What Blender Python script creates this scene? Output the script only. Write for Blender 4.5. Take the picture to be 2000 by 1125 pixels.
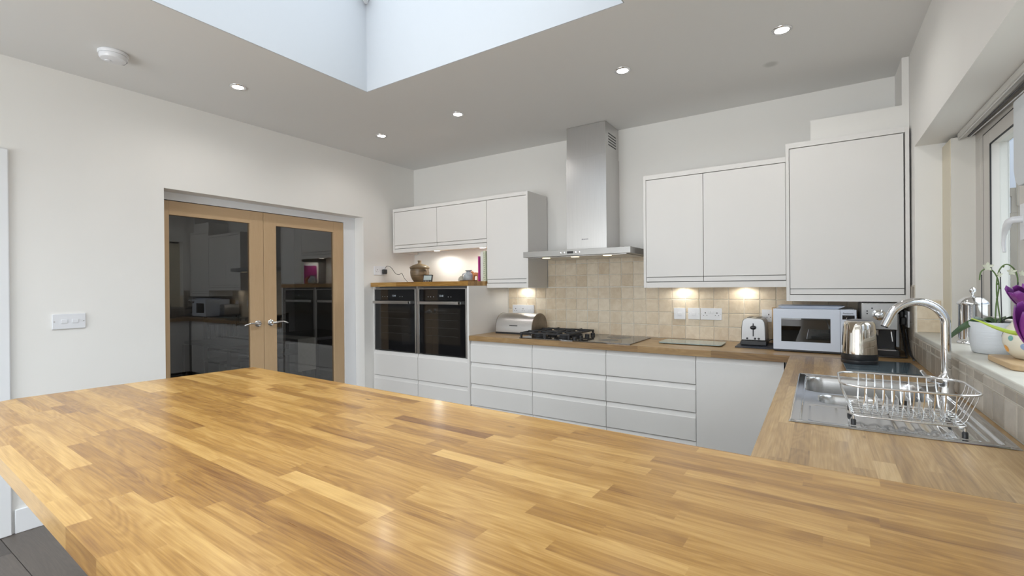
import bpy, math, random
from mathutils import Vector, Matrix
from math import sin, cos, pi, radians
random.seed(7)
for o in list(bpy.data.objects): bpy.data.objects.remove(o)
S = bpy.context.scene
COL = S.collection

# ------------------------------------------------------------------ camera
YAW, PITCH, ROLL, FPX = .57647, -.00239, -.00856, 918.9
Fv = Vector((-sin(YAW)*cos(PITCH), cos(YAW)*cos(PITCH), sin(PITCH)))
Rv = Vector((cos(YAW), sin(YAW), 0)); Uv = Rv.cross(Fv)
R2 = Rv*cos(ROLL)+Uv*sin(ROLL); U2 = -Rv*sin(ROLL)+Uv*cos(ROLL)
cd = bpy.data.cameras.new('camera'); cam = bpy.data.objects.new('camera', cd); COL.objects.link(cam)
M = Matrix((R2, U2, -Fv)).transposed().to_4x4(); M.translation = Vector((0, 0, 1.315))
cam.matrix_world = M
cd.sensor_width = 36; cd.lens = 36*FPX/2000; cd.clip_start = .02; cd.clip_end = 200
cd.dof.use_dof = True; cd.dof.focus_distance = 3.2; cd.dof.aperture_fstop = 11
S.camera = cam
# ------------------------------------------------------------------ exposure
S.view_settings.view_transform = 'Standard'
S.view_settings.look = 'None'
S.view_settings.exposure = 0.40
S.view_settings.gamma = 1.0
S.view_settings.use_curve_mapping = False
# ------------------------------------------------------------------ sky: bright overcast, brighter towards the zenith
W = bpy.data.worlds.new('sky'); S.world = W; W.use_nodes = True
nt = W.node_tree; nt.nodes.clear()
tc = nt.nodes.new('ShaderNodeTexCoord'); sx = nt.nodes.new('ShaderNodeSeparateXYZ')
mr = nt.nodes.new('ShaderNodeMapRange'); mr.inputs[1].default_value = -.05; mr.inputs[2].default_value = .9
mr.inputs[3].default_value = 0; mr.inputs[4].default_value = 1
cr = nt.nodes.new('ShaderNodeValToRGB')
SKY = 4.9
cr.color_ramp.elements[0].position = 0; cr.color_ramp.elements[0].color = (.045, .048, .052, 1)
cr.color_ramp.elements[1].position = 1; cr.color_ramp.elements[1].color = (.90, .95, 1.0, 1)
e = cr.color_ramp.elements.new(.06); e.color = (.055, .064, .085, 1)
e = cr.color_ramp.elements.new(.30); e.color = (.12, .135, .165, 1)
bg = nt.nodes.new('ShaderNodeBackground'); bg.inputs[1].default_value = SKY
wo = nt.nodes.new('ShaderNodeOutputWorld')
nt.links.new(tc.outputs['Generated'], sx.inputs[0]); nt.links.new(sx.outputs[2], mr.inputs[0])
nt.links.new(mr.outputs[0], cr.inputs[0]); nt.links.new(cr.outputs[0], bg.inputs[0]); nt.links.new(bg.outputs[0], wo.inputs[0])

def arealight(name, loc, rot, sx_, sy_, portal=True, energy=10, color=(1, 1, 1)):
    l = bpy.data.lights.new(name, 'AREA'); l.shape = 'RECTANGLE'; l.size = sx_; l.size_y = sy_; l.energy = energy; l.color = color
    if portal: l.cycles.is_portal = True
    o = bpy.data.objects.new(name, l); o.location = loc; o.rotation_euler = rot; COL.objects.link(o); return o
# portals guide the sky's light through the real openings
arealight('skylight_portal', (-1.58, .075, 3.10), (0, 0, 0), 1.70, 3.93)
arealight('rear_fill_lamp', (-1.7, -3.19, 1.12), (radians(90), 0, 0), 2.9, 2.0, False, 80, (.93, .97, 1))  # area lamp added for frontal light, standing in for daylight from behind
arealight('side_window_portal', (.70, 2.15, 1.5), (0, radians(90), 0), .85, 1.7)

def spot(name, loc, energy, size=150, blend=.9, color=(1, .97, .93), radius=.03):
    l = bpy.data.lights.new(name, 'SPOT'); l.energy = energy; l.spot_size = radians(size); l.spot_blend = blend; l.color = color
    l.shadow_soft_size = radius
    o = bpy.data.objects.new(name, l); o.location = loc; COL.objects.link(o); return o

# ================================================================== helpers
class MB:
    def __init__(s): s.v = []; s.f = []; s.m = []; s.mi = 0
    def add(s, vs, fs):
        n = len(s.v); s.v += [tuple(p) for p in vs]; s.f += [tuple(i+n for i in f) for f in fs]; s.m += [s.mi]*len(fs); return s
    def box(s, x0, x1, y0, y1, z0, z1):
        return s.add([(x0, y0, z0), (x1, y0, z0), (x1, y1, z0), (x0, y1, z0), (x0, y0, z1), (x1, y0, z1), (x1, y1, z1), (x0, y1, z1)],
                     [(0, 3, 2, 1), (4, 5, 6, 7), (0, 1, 5, 4), (1, 2, 6, 5), (2, 3, 7, 6), (3, 0, 4, 7)])
    def prism(s, pts, a, b, axis='z'):
        """pts: 2-D outline; extruded from a to b along axis ('z': pts=(x,y); 'x': pts=(y,z); 'y': pts=(x,z))"""
        area = sum(pts[i][0]*pts[(i+1) % len(pts)][1]-pts[(i+1) % len(pts)][0]*pts[i][1] for i in range(len(pts)))
        if (area < 0) != (axis == 'y'): pts = pts[::-1]
        n = len(pts)
        def P(p, t): return (p[0], p[1], t) if axis == 'z' else ((t, p[0], p[1]) if axis == 'x' else (p[0], t, p[1]))
        vs = [P(p, a) for p in pts]+[P(p, b) for p in pts]
        fs = [tuple(range(n-1, -1, -1)), tuple(range(n, 2*n))]+[(i, (i+1) % n, (i+1) % n+n, i+n) for i in range(n)]
        return s.add(vs, fs)
    def lathe(s, prof, c=(0, 0, 0), n=32, axis='z', sx=1, sy=1):
        vs = []; fs = []
        for r, z in prof:
            for i in range(n):
                a = 2*pi*i/n; p = (r*cos(a)*sx, r*sin(a)*sy, z)
                if axis == 'x': p = (p[2], p[0], p[1])
                elif axis == 'y': p = (p[0], -p[2], p[1])
                vs.append((p[0]+c[0], p[1]+c[1], p[2]+c[2]))
        m = len(prof)
        for j in range(m-1):
            for i in range(n):
                fs.append((j*n+i, j*n+(i+1) % n, (j+1)*n+(i+1) % n, (j+1)*n+i))
        if prof[0][0] > 1e-5: fs.append(tuple(range(n-1, -1, -1)))
        if prof[-1][0] > 1e-5: fs.append(tuple((m-1)*n+i for i in range(n)))
        return s.add(vs, fs)
    def tube(s, pts, r, n=8, closed=False):
        pts = [Vector(p) for p in pts]; k = len(pts); rr = r if isinstance(r, (list, tuple)) else [r]*k
        T = []
        for i in range(k):
            if closed: t = pts[(i+1) % k]-pts[i-1]
            else: t = pts[min(i+1, k-1)]-pts[max(i-1, 0)]
            T.append(t.normalized())
        up = Vector((0, 0, 1)) if abs(T[0].z) < .9 else Vector((1, 0, 0))
        nrm = T[0].cross(up).normalized(); vs = []; fs = []
        for i in range(k):
            nrm = (nrm-T[i]*nrm.dot(T[i])).normalized(); bn = T[i].cross(nrm)
            for j in range(n):
                a = 2*pi*j/n; vs.append(pts[i]+(nrm*cos(a)+bn*sin(a))*rr[i])
        for i in range(k if closed else k-1):
            i2 = (i+1) % k
            for j in range(n): fs.append((i*n+j, i*n+(j+1) % n, i2*n+(j+1) % n, i2*n+j))
        if not closed: fs += [tuple(range(n-1, -1, -1)), tuple((k-1)*n+j for j in range(n))]
        return s.add(vs, fs)
    def grid(s, nu, nv, fn):
        vs = [fn(i/(nu-1), j/(nv-1)) for j in range(nv) for i in range(nu)]
        fs = [(j*nu+i, j*nu+i+1, (j+1)*nu+i+1, (j+1)*nu+i) for j in range(nv-1) for i in range(nu-1)]
        return s.add(vs, fs)
    def mesh(s, name, smooth=None):
        me = bpy.data.meshes.new(name); me.from_pydata(s.v, [], s.f)
        if any(s.m): me.polygons.foreach_set('material_index', s.m)
        me.update()
        if smooth is not None:
            me.polygons.foreach_set('use_smooth', [True]*len(me.polygons)); me.set_sharp_from_angle(angle=radians(smooth))
        return me
    def build(s, name, mat, parent=None, smooth=None, bevel=0, seg=2, loc=None, label=None):
        me = s.mesh(name, smooth if smooth is not None else (35 if bevel else None))
        for m in (mat if isinstance(mat, (list, tuple)) else [mat]): me.materials.append(m)
        o = bpy.data.objects.new(name, me); COL.objects.link(o)
        if parent: o.parent = parent
        if loc: o.location = loc
        if bevel:
            b = o.modifiers.new('bevel', 'BEVEL'); b.width = bevel; b.segments = seg; b.limit_method = 'ANGLE'; b.angle_limit = radians(35)
        if label: o['label'] = label
        return o
def tag(o, label, cat, group=None):
    o['label'] = label; o['category'] = cat
    if group: o['group'] = group
    return o
def thing(name, label, cat, loc=(0, 0, 0), rz=0, group=None):
    o = bpy.data.objects.new(name, None); COL.objects.link(o); o.location = loc; o.rotation_euler = (0, 0, rz)
    o.empty_display_size = .05
    return tag(o, label, cat, group)
def struct(o): o['kind'] = 'structure'; return o
def sthing(name, loc=(0, 0, 0)):
    o = bpy.data.objects.new(name, None); COL.objects.link(o); o.location = loc; return struct(o)
def copy_tree(o, parent=None):
    c = o.copy(); COL.objects.link(c); c.parent = parent
    for ch in list(o.children): copy_tree(ch, c)
    return c
def dup(o, loc, label, rz=None, group=None):
    c = copy_tree(o); c.location = loc; c['label'] = label
    if rz is not None: c.rotation_euler = (0, 0, rz)
    if group: c['group'] = group
    return c
def rrect(x0, x1, y0, y1, r, n=6):
    p = []
    for cx, cy, a0 in ((x1-r, y1-r, 0), (x0+r, y1-r, 90), (x0+r, y0+r, 180), (x1-r, y0+r, 270)):
        for i in range(n+1):
            a = radians(a0+90*i/n); p.append((cx+r*cos(a), cy+r*sin(a)))
    return p

# ================================================================== materials
def mat(name, color, rough=.5, metal=0, spec=.5, **kw):
    m = bpy.data.materials.new(name); m.use_nodes = True; b = m.node_tree.nodes['Principled BSDF']
    b.inputs['Base Color'].default_value = (*color, 1); b.inputs['Roughness'].default_value = rough; b.inputs['Metallic'].default_value = metal
    b.inputs['Specular IOR Level'].default_value = spec
    for k, v in kw.items(): b.inputs[k.replace('_', ' ')].default_value = v
    return m
def N(m, t, **kw):
    n = m.node_tree.nodes.new(t)
    for k, v in kw.items():
        if k.startswith('i_'): n.inputs[k[2:].replace('_', ' ')].default_value = v
        else: setattr(n, k, v)
    return n
def L(m, a, b): m.node_tree.links.new(a, b)
def bsdf(m): return m.node_tree.nodes['Principled BSDF']
def noisy(m, scale=8, amt=.06, bump=0, bscale=None, stretch=None, rough_amt=0, dist=.002):
    """fine procedural variation of colour, gloss and relief"""
    b = bsdf(m); base = b.inputs['Base Color'].default_value[:]
    tc = N(m, 'ShaderNodeTexCoord'); mp = N(m, 'ShaderNodeMapping')
    if stretch: mp.inputs['Scale'].default_value = stretch
    L(m, tc.outputs['Object'], mp.inputs[0])
    no = N(m, 'ShaderNodeTexNoise', i_Scale=scale, i_Detail=6); L(m, mp.outputs[0], no.inputs['Vector'])
    r = N(m, 'ShaderNodeValToRGB'); L(m, no.outputs[0], r.inputs[0])
    r.color_ramp.elements[0].position = .25; r.color_ramp.elements[1].position = .75
    r.color_ramp.elements[0].color = tuple(min(1, c*(1-amt)) for c in base[:3])+(1,)
    r.color_ramp.elements[1].color = tuple(min(1, c*(1+amt)) for c in base[:3])+(1,)
    L(m, r.outputs[0], b.inputs['Base Color'])
    if rough_amt:
        mr = N(m, 'ShaderNodeMapRange'); rr = b.inputs['Roughness'].default_value
        mr.inputs[3].default_value = max(0, rr-rough_amt); mr.inputs[4].default_value = rr+rough_amt
        L(m, no.outputs[0], mr.inputs[0]); L(m, mr.outputs[0], b.inputs['Roughness'])
    if bump:
        n2 = N(m, 'ShaderNodeTexNoise', i_Scale=bscale or scale*6, i_Detail=4); L(m, mp.outputs[0], n2.inputs['Vector'])
        bu = N(m, 'ShaderNodeBump', i_Strength=bump, i_Distance=dist); L(m, n2.outputs[0], bu.inputs['Height']); L(m, bu.outputs[0], b.inputs['Normal'])
    return m

def wood(name, dark, mid, light, rough=.32, axis=0, coat=.0, grain=1.0, tint=None, bump=.12):
    """stave wood: obj.color r = tone, g = grain offset; the grain runs along the object's local axis"""
    m = mat(name, mid, rough); b = bsdf(m)
    oi = N(m, 'ShaderNodeObjectInfo'); se = N(m, 'ShaderNodeSeparateColor'); L(m, oi.outputs['Color'], se.inputs[0])
    tc = N(m, 'ShaderNodeTexCoord')
    off = N(m, 'ShaderNodeVectorMath', operation='MULTIPLY_ADD'); cb = N(m, 'ShaderNodeCombineXYZ')
    L(m, se.outputs[1], cb.inputs[0]); L(m, se.outputs[1], cb.inputs[1]); L(m, se.outputs[1], cb.inputs[2])
    L(m, cb.outputs[0], off.inputs[0]); off.inputs[1].default_value = (37, 53, 19); L(m, tc.outputs['Object'], off.inputs[2])
    def mapped(sc):
        mp = N(m, 'ShaderNodeMapping'); s = list(sc)
        if axis == 1: s = [s[1], s[0], s[2]]
        if axis == 2: s = [s[1], s[2], s[0]]
        mp.inputs['Scale'].default_value = s; L(m, off.outputs[0], mp.inputs[0]); return mp.outputs[0]
    # broad cathedral figure
    w = N(m, 'ShaderNodeTexNoise', i_Scale=1.0, i_Detail=2, i_Distortion=.4); L(m, mapped((1.5, 10, 10)), w.inputs['Vector'])
    ml = N(m, 'ShaderNodeMath', operation='MULTIPLY'); ml.inputs[1].default_value = 95; L(m, w.outputs[0], ml.inputs[0])
    sn = N(m, 'ShaderNodeMath', operation='SINE'); L(m, ml.outputs[0], sn.inputs[0])
    # fine streaks
    f = N(m, 'ShaderNodeTexNoise', i_Scale=1.0, i_Detail=5, i_Roughness=.65); L(m, mapped((8, 330, 330)), f.inputs['Vector'])
    g = N(m, 'ShaderNodeTexNoise', i_Scale=1.0, i_Detail=3); L(m, mapped((3, 45, 45)), g.inputs['Vector'])
    def ma(op, a, c, k=None):
        n = N(m, 'ShaderNodeMath', operation=op)
        for i, x in enumerate((a, c, k)):
            if x is None: continue
            if isinstance(x, (int, float)): n.inputs[i].default_value = x
            else: L(m, x, n.inputs[i])
        return n.outputs[0]
    t = ma('MULTIPLY_ADD', sn.outputs[0], .040*grain, se.outputs[0])
    t = ma('MULTIPLY_ADD', ma('SUBTRACT', f.outputs[0], .5), .50*grain, t)
    t = ma('MULTIPLY_ADD', ma('SUBTRACT', g.outputs[0], .5), .34*grain, t)
    r = N(m, 'ShaderNodeValToRGB'); L(m, t, r.inputs[0])
    r.color_ramp.elements[0].position = .0; r.color_ramp.elements[0].color = (*dark, 1)
    r.color_ramp.elements[1].position = 1; r.color_ramp.elements[1].color = (*light, 1)
    e = r.color_ramp.elements.new(.5); e.color = (*mid, 1)
    # small knots
    v = N(m, 'ShaderNodeTexVoronoi', i_Scale=1.0); L(m, mapped((4.5, 11, 11)), v.inputs['Vector'])
    kn = N(m, 'ShaderNodeMapRange'); kn.inputs[1].default_value = .035; kn.inputs[2].default_value = .11; L(m, v.outputs['Distance'], kn.inputs[0])
    kc = N(m, 'ShaderNodeSeparateColor'); L(m, v.outputs['Color'], kc.inputs[0])
    ks = ma('GREATER_THAN', kc.outputs[0], .12); kk = ma('MAXIMUM', kn.outputs[0], ks)
    mx = N(m, 'ShaderNodeMix', data_type='RGBA'); mx.inputs[6].default_value = tuple(c*.45 for c in dark)+(1,)
    L(m, kk, mx.inputs[0]); L(m, r.outputs[0], mx.inputs[7]); L(m, mx.outputs[2], b.inputs['Base Color'])
    rr = N(m, 'ShaderNodeMapRange'); rr.inputs[3].default_value = rough-.06; rr.inputs[4].default_value = rough+.08
    L(m, g.outputs[0], rr.inputs[0]); L(m, rr.outputs[0], b.inputs['Roughness'])
    bu = N(m, 'ShaderNodeBump', i_Strength=bump, i_Distance=.0006); L(m, f.outputs[0], bu.inputs['Height']); L(m, bu.outputs[0], b.inputs['Normal'])
    b.inputs['Coat Weight'].default_value = coat; b.inputs['Coat Roughness'].default_value = .16
    return m

def thin_glass(name, tint=(.95, .97, .96), ior=1.5, rough=0.0, refl=1.0):
    m = bpy.data.materials.new(name); m.use_nodes = True; m.node_tree.nodes.clear()
    o = N(m, 'ShaderNodeOutputMaterial'); mx = N(m, 'ShaderNodeMixShader'); t = N(m, 'ShaderNodeBsdfTransparent'); g = N(m, 'ShaderNodeBsdfGlossy')
    t.inputs[0].default_value = (*tint, 1); g.inputs['Roughness'].default_value = rough; g.inputs[0].default_value = (refl, refl, refl, 1)
    fr = N(m, 'ShaderNodeFresnel', i_IOR=ior)
    ge_ = N(m, 'ShaderNodeNewGeometry'); sb_ = N(m, 'ShaderNodeMath', operation='SUBTRACT'); sb_.inputs[0].default_value = 1; L(m, ge_.outputs['Backfacing'], sb_.inputs[1])
    mu_ = N(m, 'ShaderNodeMath', operation='MULTIPLY'); L(m, fr.outputs[0], mu_.inputs[0]); L(m, sb_.outputs[0], mu_.inputs[1])
    L(m, mu_.outputs[0], mx.inputs[0]); L(m, t.outputs[0], mx.inputs[1]); L(m, g.outputs[0], mx.inputs[2]); L(m, mx.outputs[0], o.inputs[0])
    return m
def emis(name, color, strength):
    m = mat(name, color, .5); b = bsdf(m); b.inputs['Emission Color'].default_value = (*color, 1); b.inputs['Emission Strength'].default_value = strength
    return m

WALLC = (.85, .835, .805)
M_wall = noisy(mat('wall_paint', WALLC, .75, spec=.25), 3, .012, .05, 140)
M_ceil = mat('ceiling_paint', (.78, .775, .76), .85, spec=.2)
# a soft old stain near the lamps belongs to the ceiling itself
def ceil_stain(m, c, rad, col):
    b = bsdf(m); tc = N(m, 'ShaderNodeTexCoord'); mp = N(m, 'ShaderNodeVectorMath', operation='DISTANCE'); mp.inputs[1].default_value = c
    L(m, tc.outputs['Object'], mp.inputs[0]); r = N(m, 'ShaderNodeMapRange', interpolation_type='SMOOTHSTEP')
    r.inputs[1].default_value = rad*.35; r.inputs[2].default_value = rad; L(m, mp.outputs[1], r.inputs[0])
    mx = N(m, 'ShaderNodeMix', data_type='RGBA'); mx.inputs[6].default_value = (*col, 1); mx.inputs[7].default_value = b.inputs['Base Color'].default_value
    L(m, r.outputs[0], mx.inputs[0]); L(m, mx.outputs[2], b.inputs['Base Color'])
ceil_stain(M_ceil, (-.221, 3.095, 2.585), .05, (.60, .60, .575))
M_white = noisy(mat('white_gloss_paint', (.84, .85, .87), .35), 5, .01)
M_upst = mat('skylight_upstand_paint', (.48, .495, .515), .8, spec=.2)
M_cab = noisy(mat('cabinet_laminate', (.785, .768, .745), .42, spec=.35), 4, .008, .03, 300)
M_cabd = mat('cabinet_shadow_gap', (.20, .19, .18), .7)
M_oak = wood('oak_worktop', (.15, .056, .011), (.375, .195, .044), (.60, .37, .125), .30, grain=1.7, coat=.22, bump=.04)
M_oak2 = wood('oak_worktop_grey', (.17, .090, .034), (.35, .212, .085), (.53, .36, .175), .34, grain=1.7, coat=.2, bump=.04)
M_oakdoor = wood('oak_door', (.42, .27, .14), (.56, .385, .22), (.66, .48, .31), .5, axis=2, grain=.55)
M_oakdoor_h = wood('oak_door_rail', (.42, .27, .14), (.56, .385, .22), (.66, .48, .31), .5, axis=1, grain=.55)
M_floor = wood('grey_floor_board', (.038, .031, .026), (.088, .074, .064), (.17, .144, .124), .45, grain=.8)
M_steel = noisy(mat('brushed_steel', (.62, .61, .60), .30, 1), 3, .05, .06, 8, stretch=(220, 220, 2), rough_amt=.04)
M_steelh = noisy(mat('brushed_steel_across', (.60, .59, .58), .33, 1), 3, .05, .06, 8, stretch=(2, 220, 220), rough_amt=.04)
M_sink = noisy(mat('sink_steel', (.58, .58, .58), .24, 1), 6, .04, .05, 9, rough_amt=.04)
M_steeld = noisy(mat('dull_steel', (.40, .39, .375), .42, 1), 3, .05, .06, 8, stretch=(2, 220, 220), rough_amt=.04)
M_sinkdeck = noisy(mat('polished_sink_steel', (.60, .60, .61), .09, 1), 6, .02, .10, 7, rough_amt=.02, dist=.0015)
M_chrome = mat('chrome', (.80, .80, .81), .06, 1)
M_kettle = mat('polished_kettle_steel', (.78, .74, .68), .07, 1)
M_wire = mat('chrome_wire', (.78, .78, .78), .16, 1)
M_black = mat('black_plastic', (.02, .02, .022), .35)
M_iron = noisy(mat('cast_iron', (.022, .022, .024), .55), 60, .2, .3, 200)
M_blackglass = mat('black_glass', (.008, .008, .009), .04, spec=.6)
M_ovenwin = mat('oven_window_glass', (.020, .017, .014), .05, spec=.6)
M_hobglass = mat('hob_glass', (.02, .018, .016), .06, spec=.9, IOR=1.9)
M_wplastic = mat('white_plastic', (.80, .81, .84), .28)
M_mwhite = mat('appliance_white', (.62, .67, .76), .3)
M_mwwin = thin_glass('microwave_window', (.35, .36, .36), 1.6)
M_grout = noisy(mat('cream_grout', (.82, .78, .70), .9), 60, .08, .3, 300)
M_glass = thin_glass('window_glass', (.93, .96, .96))
M_doorglass = thin_glass('door_glass', (.72, .71, .70), 2.0)
M_lamp = emis('lamp_lens', (1, .98, .95), 9.0)
M_lampw = emis('cabinet_lamp_lens', (1, .97, .90), 7.0)
M_hoodlamp = emis('hood_lamp_lens', (1, .85, .55), 1.4)
M_pvc = mat('window_frame_foil', (.62, .59, .55), .4)
M_pvcw = mat('window_frame_white', (.72, .74, .76), .35)
M_gask = mat('black_gasket', (.02, .02, .022), .7)
M_sill = noisy(mat('sill_stone', (.58, .56, .50), .45), 9, .10, .1, 80)

def tile_mat(name, a, bcol):
    m = mat(name, a, .42); b = bsdf(m); oi = N(m, 'ShaderNodeObjectInfo'); se = N(m, 'ShaderNodeSeparateColor'); L(m, oi.outputs['Color'], se.inputs[0])
    tc = N(m, 'ShaderNodeTexCoord'); cb = N(m, 'ShaderNodeCombineXYZ'); L(m, se.outputs[1], cb.inputs[0]); L(m, se.outputs[1], cb.inputs[2])
    off = N(m, 'ShaderNodeVectorMath', operation='MULTIPLY_ADD'); L(m, cb.outputs[0], off.inputs[0]); off.inputs[1].default_value = (31, 1, 17); L(m, tc.outputs['Object'], off.inputs[2])
    n1 = N(m, 'ShaderNodeTexNoise', i_Scale=22, i_Detail=8, i_Roughness=.62, i_Distortion=.5); L(m, off.outputs[0], n1.inputs['Vector'])
    ad = N(m, 'ShaderNodeMath', operation='MULTIPLY_ADD'); ad.inputs[1].default_value = 1.25; L(m, n1.outputs[0], ad.inputs[0])
    sb = N(m, 'ShaderNodeMath', operation='SUBTRACT'); L(m, se.outputs[0], sb.inputs[0]); sb.inputs[1].default_value = .625; L(m, sb.outputs[0], ad.inputs[2])
    r = N(m, 'ShaderNodeValToRGB'); L(m, ad.outputs[0], r.inputs[0])
    r.color_ramp.elements[0].position = .1; r.color_ramp.elements[0].color = (*bcol, 1); r.color_ramp.elements[1].position = .9; r.color_ramp.elements[1].color = (*a, 1)
    L(m, r.outputs[0], b.inputs['Base Color'])
    n2 = N(m, 'ShaderNodeTexNoise', i_Scale=70, i_Detail=5); L(m, off.outputs[0], n2.inputs['Vector'])
    bu = N(m, 'ShaderNodeBump', i_Strength=.45, i_Distance=.0015); L(m, n2.outputs[0], bu.inputs['Height']); L(m, bu.outputs[0], b.inputs['Normal'])
    return m
M_tile = tile_mat('travertine_tile', (.84, .735, .575), (.62, .49, .33))
M_tile_shaded = tile_mat('travertine_tile_shaded', (.46, .405, .335), (.30, .255, .20))  # same tile, coloured darker to imitate the grazing light on the window wall
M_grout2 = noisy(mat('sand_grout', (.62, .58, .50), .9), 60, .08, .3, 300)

# ================================================================== setting
XL, XR, YB, ZC, YR = -3.662, .435, 3.70, 2.585, -3.2
DX0, DX1 = 1.373, 3.020      # door opening in the left wall
SKX0, SKX1, SKY0, SKY1 = -2.44, -.725, -1.90, 2.05

fl = struct(MB().box(-7.1, 1.0, -3.35, 4.6, -.15, -.012).build('floor', mat('floor_screed', (.07, .065, .06), .8)))
random.seed(3)
pl_cache = {}
def plank_row(y, x0, x1, ln, shift):
    x = x0-shift
    while x < x1:
        a, b2 = max(x, x0), min(x+ln, x1); x += ln
        if b2-a < .05: continue
        key = round(b2-a, 3)
        if key not in pl_cache:
            h = (b2-a)/2-.001; w = .095-.001
            mb = MB(); z = 0; c = .0015
            mb.add([(-h, -w, -.012), (h, -w, -.012), (h, w, -.012), (-h, w, -.012), (-h, -w, -c), (h, -w, -c), (h, w, -c), (-h, w, -c),
                    (-h+c, -w+c, 0), (h-c, -w+c, 0), (h-c, w-c, 0), (-h+c, w-c, 0)],
                   [(0, 1, 5, 4), (1, 2, 6, 5), (2, 3, 7, 6), (3, 0, 4, 7), (4, 5, 9, 8), (5, 6, 10, 9), (6, 7, 11, 10), (7, 4, 8, 11), (8, 9, 10, 11)])
            me = mb.mesh('plank'); me.materials.append(M_floor); pl_cache[key] = me
        o = bpy.data.objects.new('plank', pl_cache[key]); o.parent = fl; o.location = ((a+b2)/2, y, 0); COL.objects.link(o)
        o.color = (random.uniform(.25, .75), random.random(), 0, 1)
y = -3.1; k = 0
while y < 3.0:
    plank_row(y, XL+.001, -.15 if y > -.1 else XR, 1.26, (.0, .63, .31, .95)[k % 4]+.05); y += .19; k += 1

q_ = .005
struct(MB().box(-7.1, SKX0-q_, -3.35, 4.6, ZC, ZC+.62).box(SKX1+q_, .80, -3.35, 4.6, ZC, ZC+.62).box(SKX0-q_, SKX1+q_, SKY1+q_, 4.6, ZC, ZC+.62)
       .box(SKX0-q_, SKX1+q_, -3.35, SKY0-q_, ZC, ZC+.62).build('ceiling', M_ceil))
# roof lantern over the opening
sk = sthing('window_2')
u = MB(); t = .004; z0, z1 = ZC+.0, 3.17
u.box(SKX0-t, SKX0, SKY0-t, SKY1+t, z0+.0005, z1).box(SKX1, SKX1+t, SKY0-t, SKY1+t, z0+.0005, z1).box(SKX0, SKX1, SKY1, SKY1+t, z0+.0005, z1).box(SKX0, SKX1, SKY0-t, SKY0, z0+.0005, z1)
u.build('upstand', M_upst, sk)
mx, ry0, ry1, zr = (SKX0+SKX1)/2, SKY0+.85, SKY1-.85, 3.55
A = [(SKX0, SKY0, z1), (SKX1, SKY0, z1), (SKX1, SKY1, z1), (SKX0, SKY1, z1), (mx, ry0, zr), (mx, ry1, zr)]
for f in ((0, 1, 4), (1, 2, 5, 4), (2, 3, 5), (3, 0, 4, 5)):
    MB().add([A[i] for i in f], [tuple(range(len(f)))]).build('pane', M_glass, sk)
for a, b_ in ((0, 4), (1, 4), (2, 5), (3, 5), (4, 5)):
    MB().tube([A[a], A[b_]], .025, 6).build('glazing_bar', M_pvcw, sk)

# left wall with the two doorways (deep reveal)
XW = -3.79
wl = MB()
def wseg(y0, y1, z0, z1): wl.box(XW, XL, y0, y1, z0, z1)
wseg(YR-.15, -.25, 0, ZC); wseg(-.25, .57, 2.0, ZC); wseg(.57, DX0, 0, ZC); wseg(DX0, DX1, 1.997, ZC); wseg(DX1, YB+.15, 0, ZC)
wall_left = struct(wl.build('wall_left', M_wall))
wall_back = struct(MB().box(XW, .75, YB, YB+.15, 0, ZC).build('wall_back', M_wall))
# right wall with the window recess: sill 1.045, head 2.045, from y=.9 to y=3.27
WY0, WY1, ZS, ZH = .95, 3.27, 1.045, 2.042
XWF = .635   # inner face of the window frame
wr = MB(); wr.box(XR, .75, YR-.15, YB+.15, 0, ZS-.012).box(XR, .75, YR-.15, YB+.15, ZH, ZC).box(XR, .75, YR-.15, WY0, ZS-.012, ZH).box(XR, .75, WY1, YB+.15, ZS-.012, ZH)
wall_right = struct(wr.build('wall_right', M_wall))
wq = MB(); wq.box(XL, -3.2, YR-.15, YR, 0, ZC).box(-.2, XR, YR-.15, YR, 0, ZC).box(-3.2, -.2, YR-.15, YR, 2.2, ZC)
struct(wq.build('wall_rear', M_wall))
g = sthing('window_3')
for x0 in (-3.2, -2.2, -1.2):
    f = MB(); f.box(x0, x0+.07, YR-.1, YR-.03, 0, 2.2).box(x0+.93, x0+1.0, YR-.1, YR-.03, 0, 2.2).box(x0+.07, x0+.93, YR-.1, YR-.03, 0, .12).box(x0+.07, x0+.93, YR-.1, YR-.03, 2.12, 2.2)
    f.build('frame', M_white, g); MB().box(x0+.07, x0+.93, YR-.07, YR-.06, .12, 2.12).build('pane', M_glass, g)
struct(MB().box(-12, 25, -16, YR-.4, -.3, -.1).box(.85, 25, YR-.4, 30, -.3, -.1).build('ground', mat('patio_paving', (.34, .33, .31), .9)))

# dim dining room beyond the glazed doors
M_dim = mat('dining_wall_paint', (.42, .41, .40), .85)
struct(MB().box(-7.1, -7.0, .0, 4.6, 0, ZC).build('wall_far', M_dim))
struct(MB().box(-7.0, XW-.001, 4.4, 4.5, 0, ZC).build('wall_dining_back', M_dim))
struct(MB().box(-7.0, XW-.001, .62, .72, 0, ZC).build('wall_dining_front', M_dim))

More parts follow.
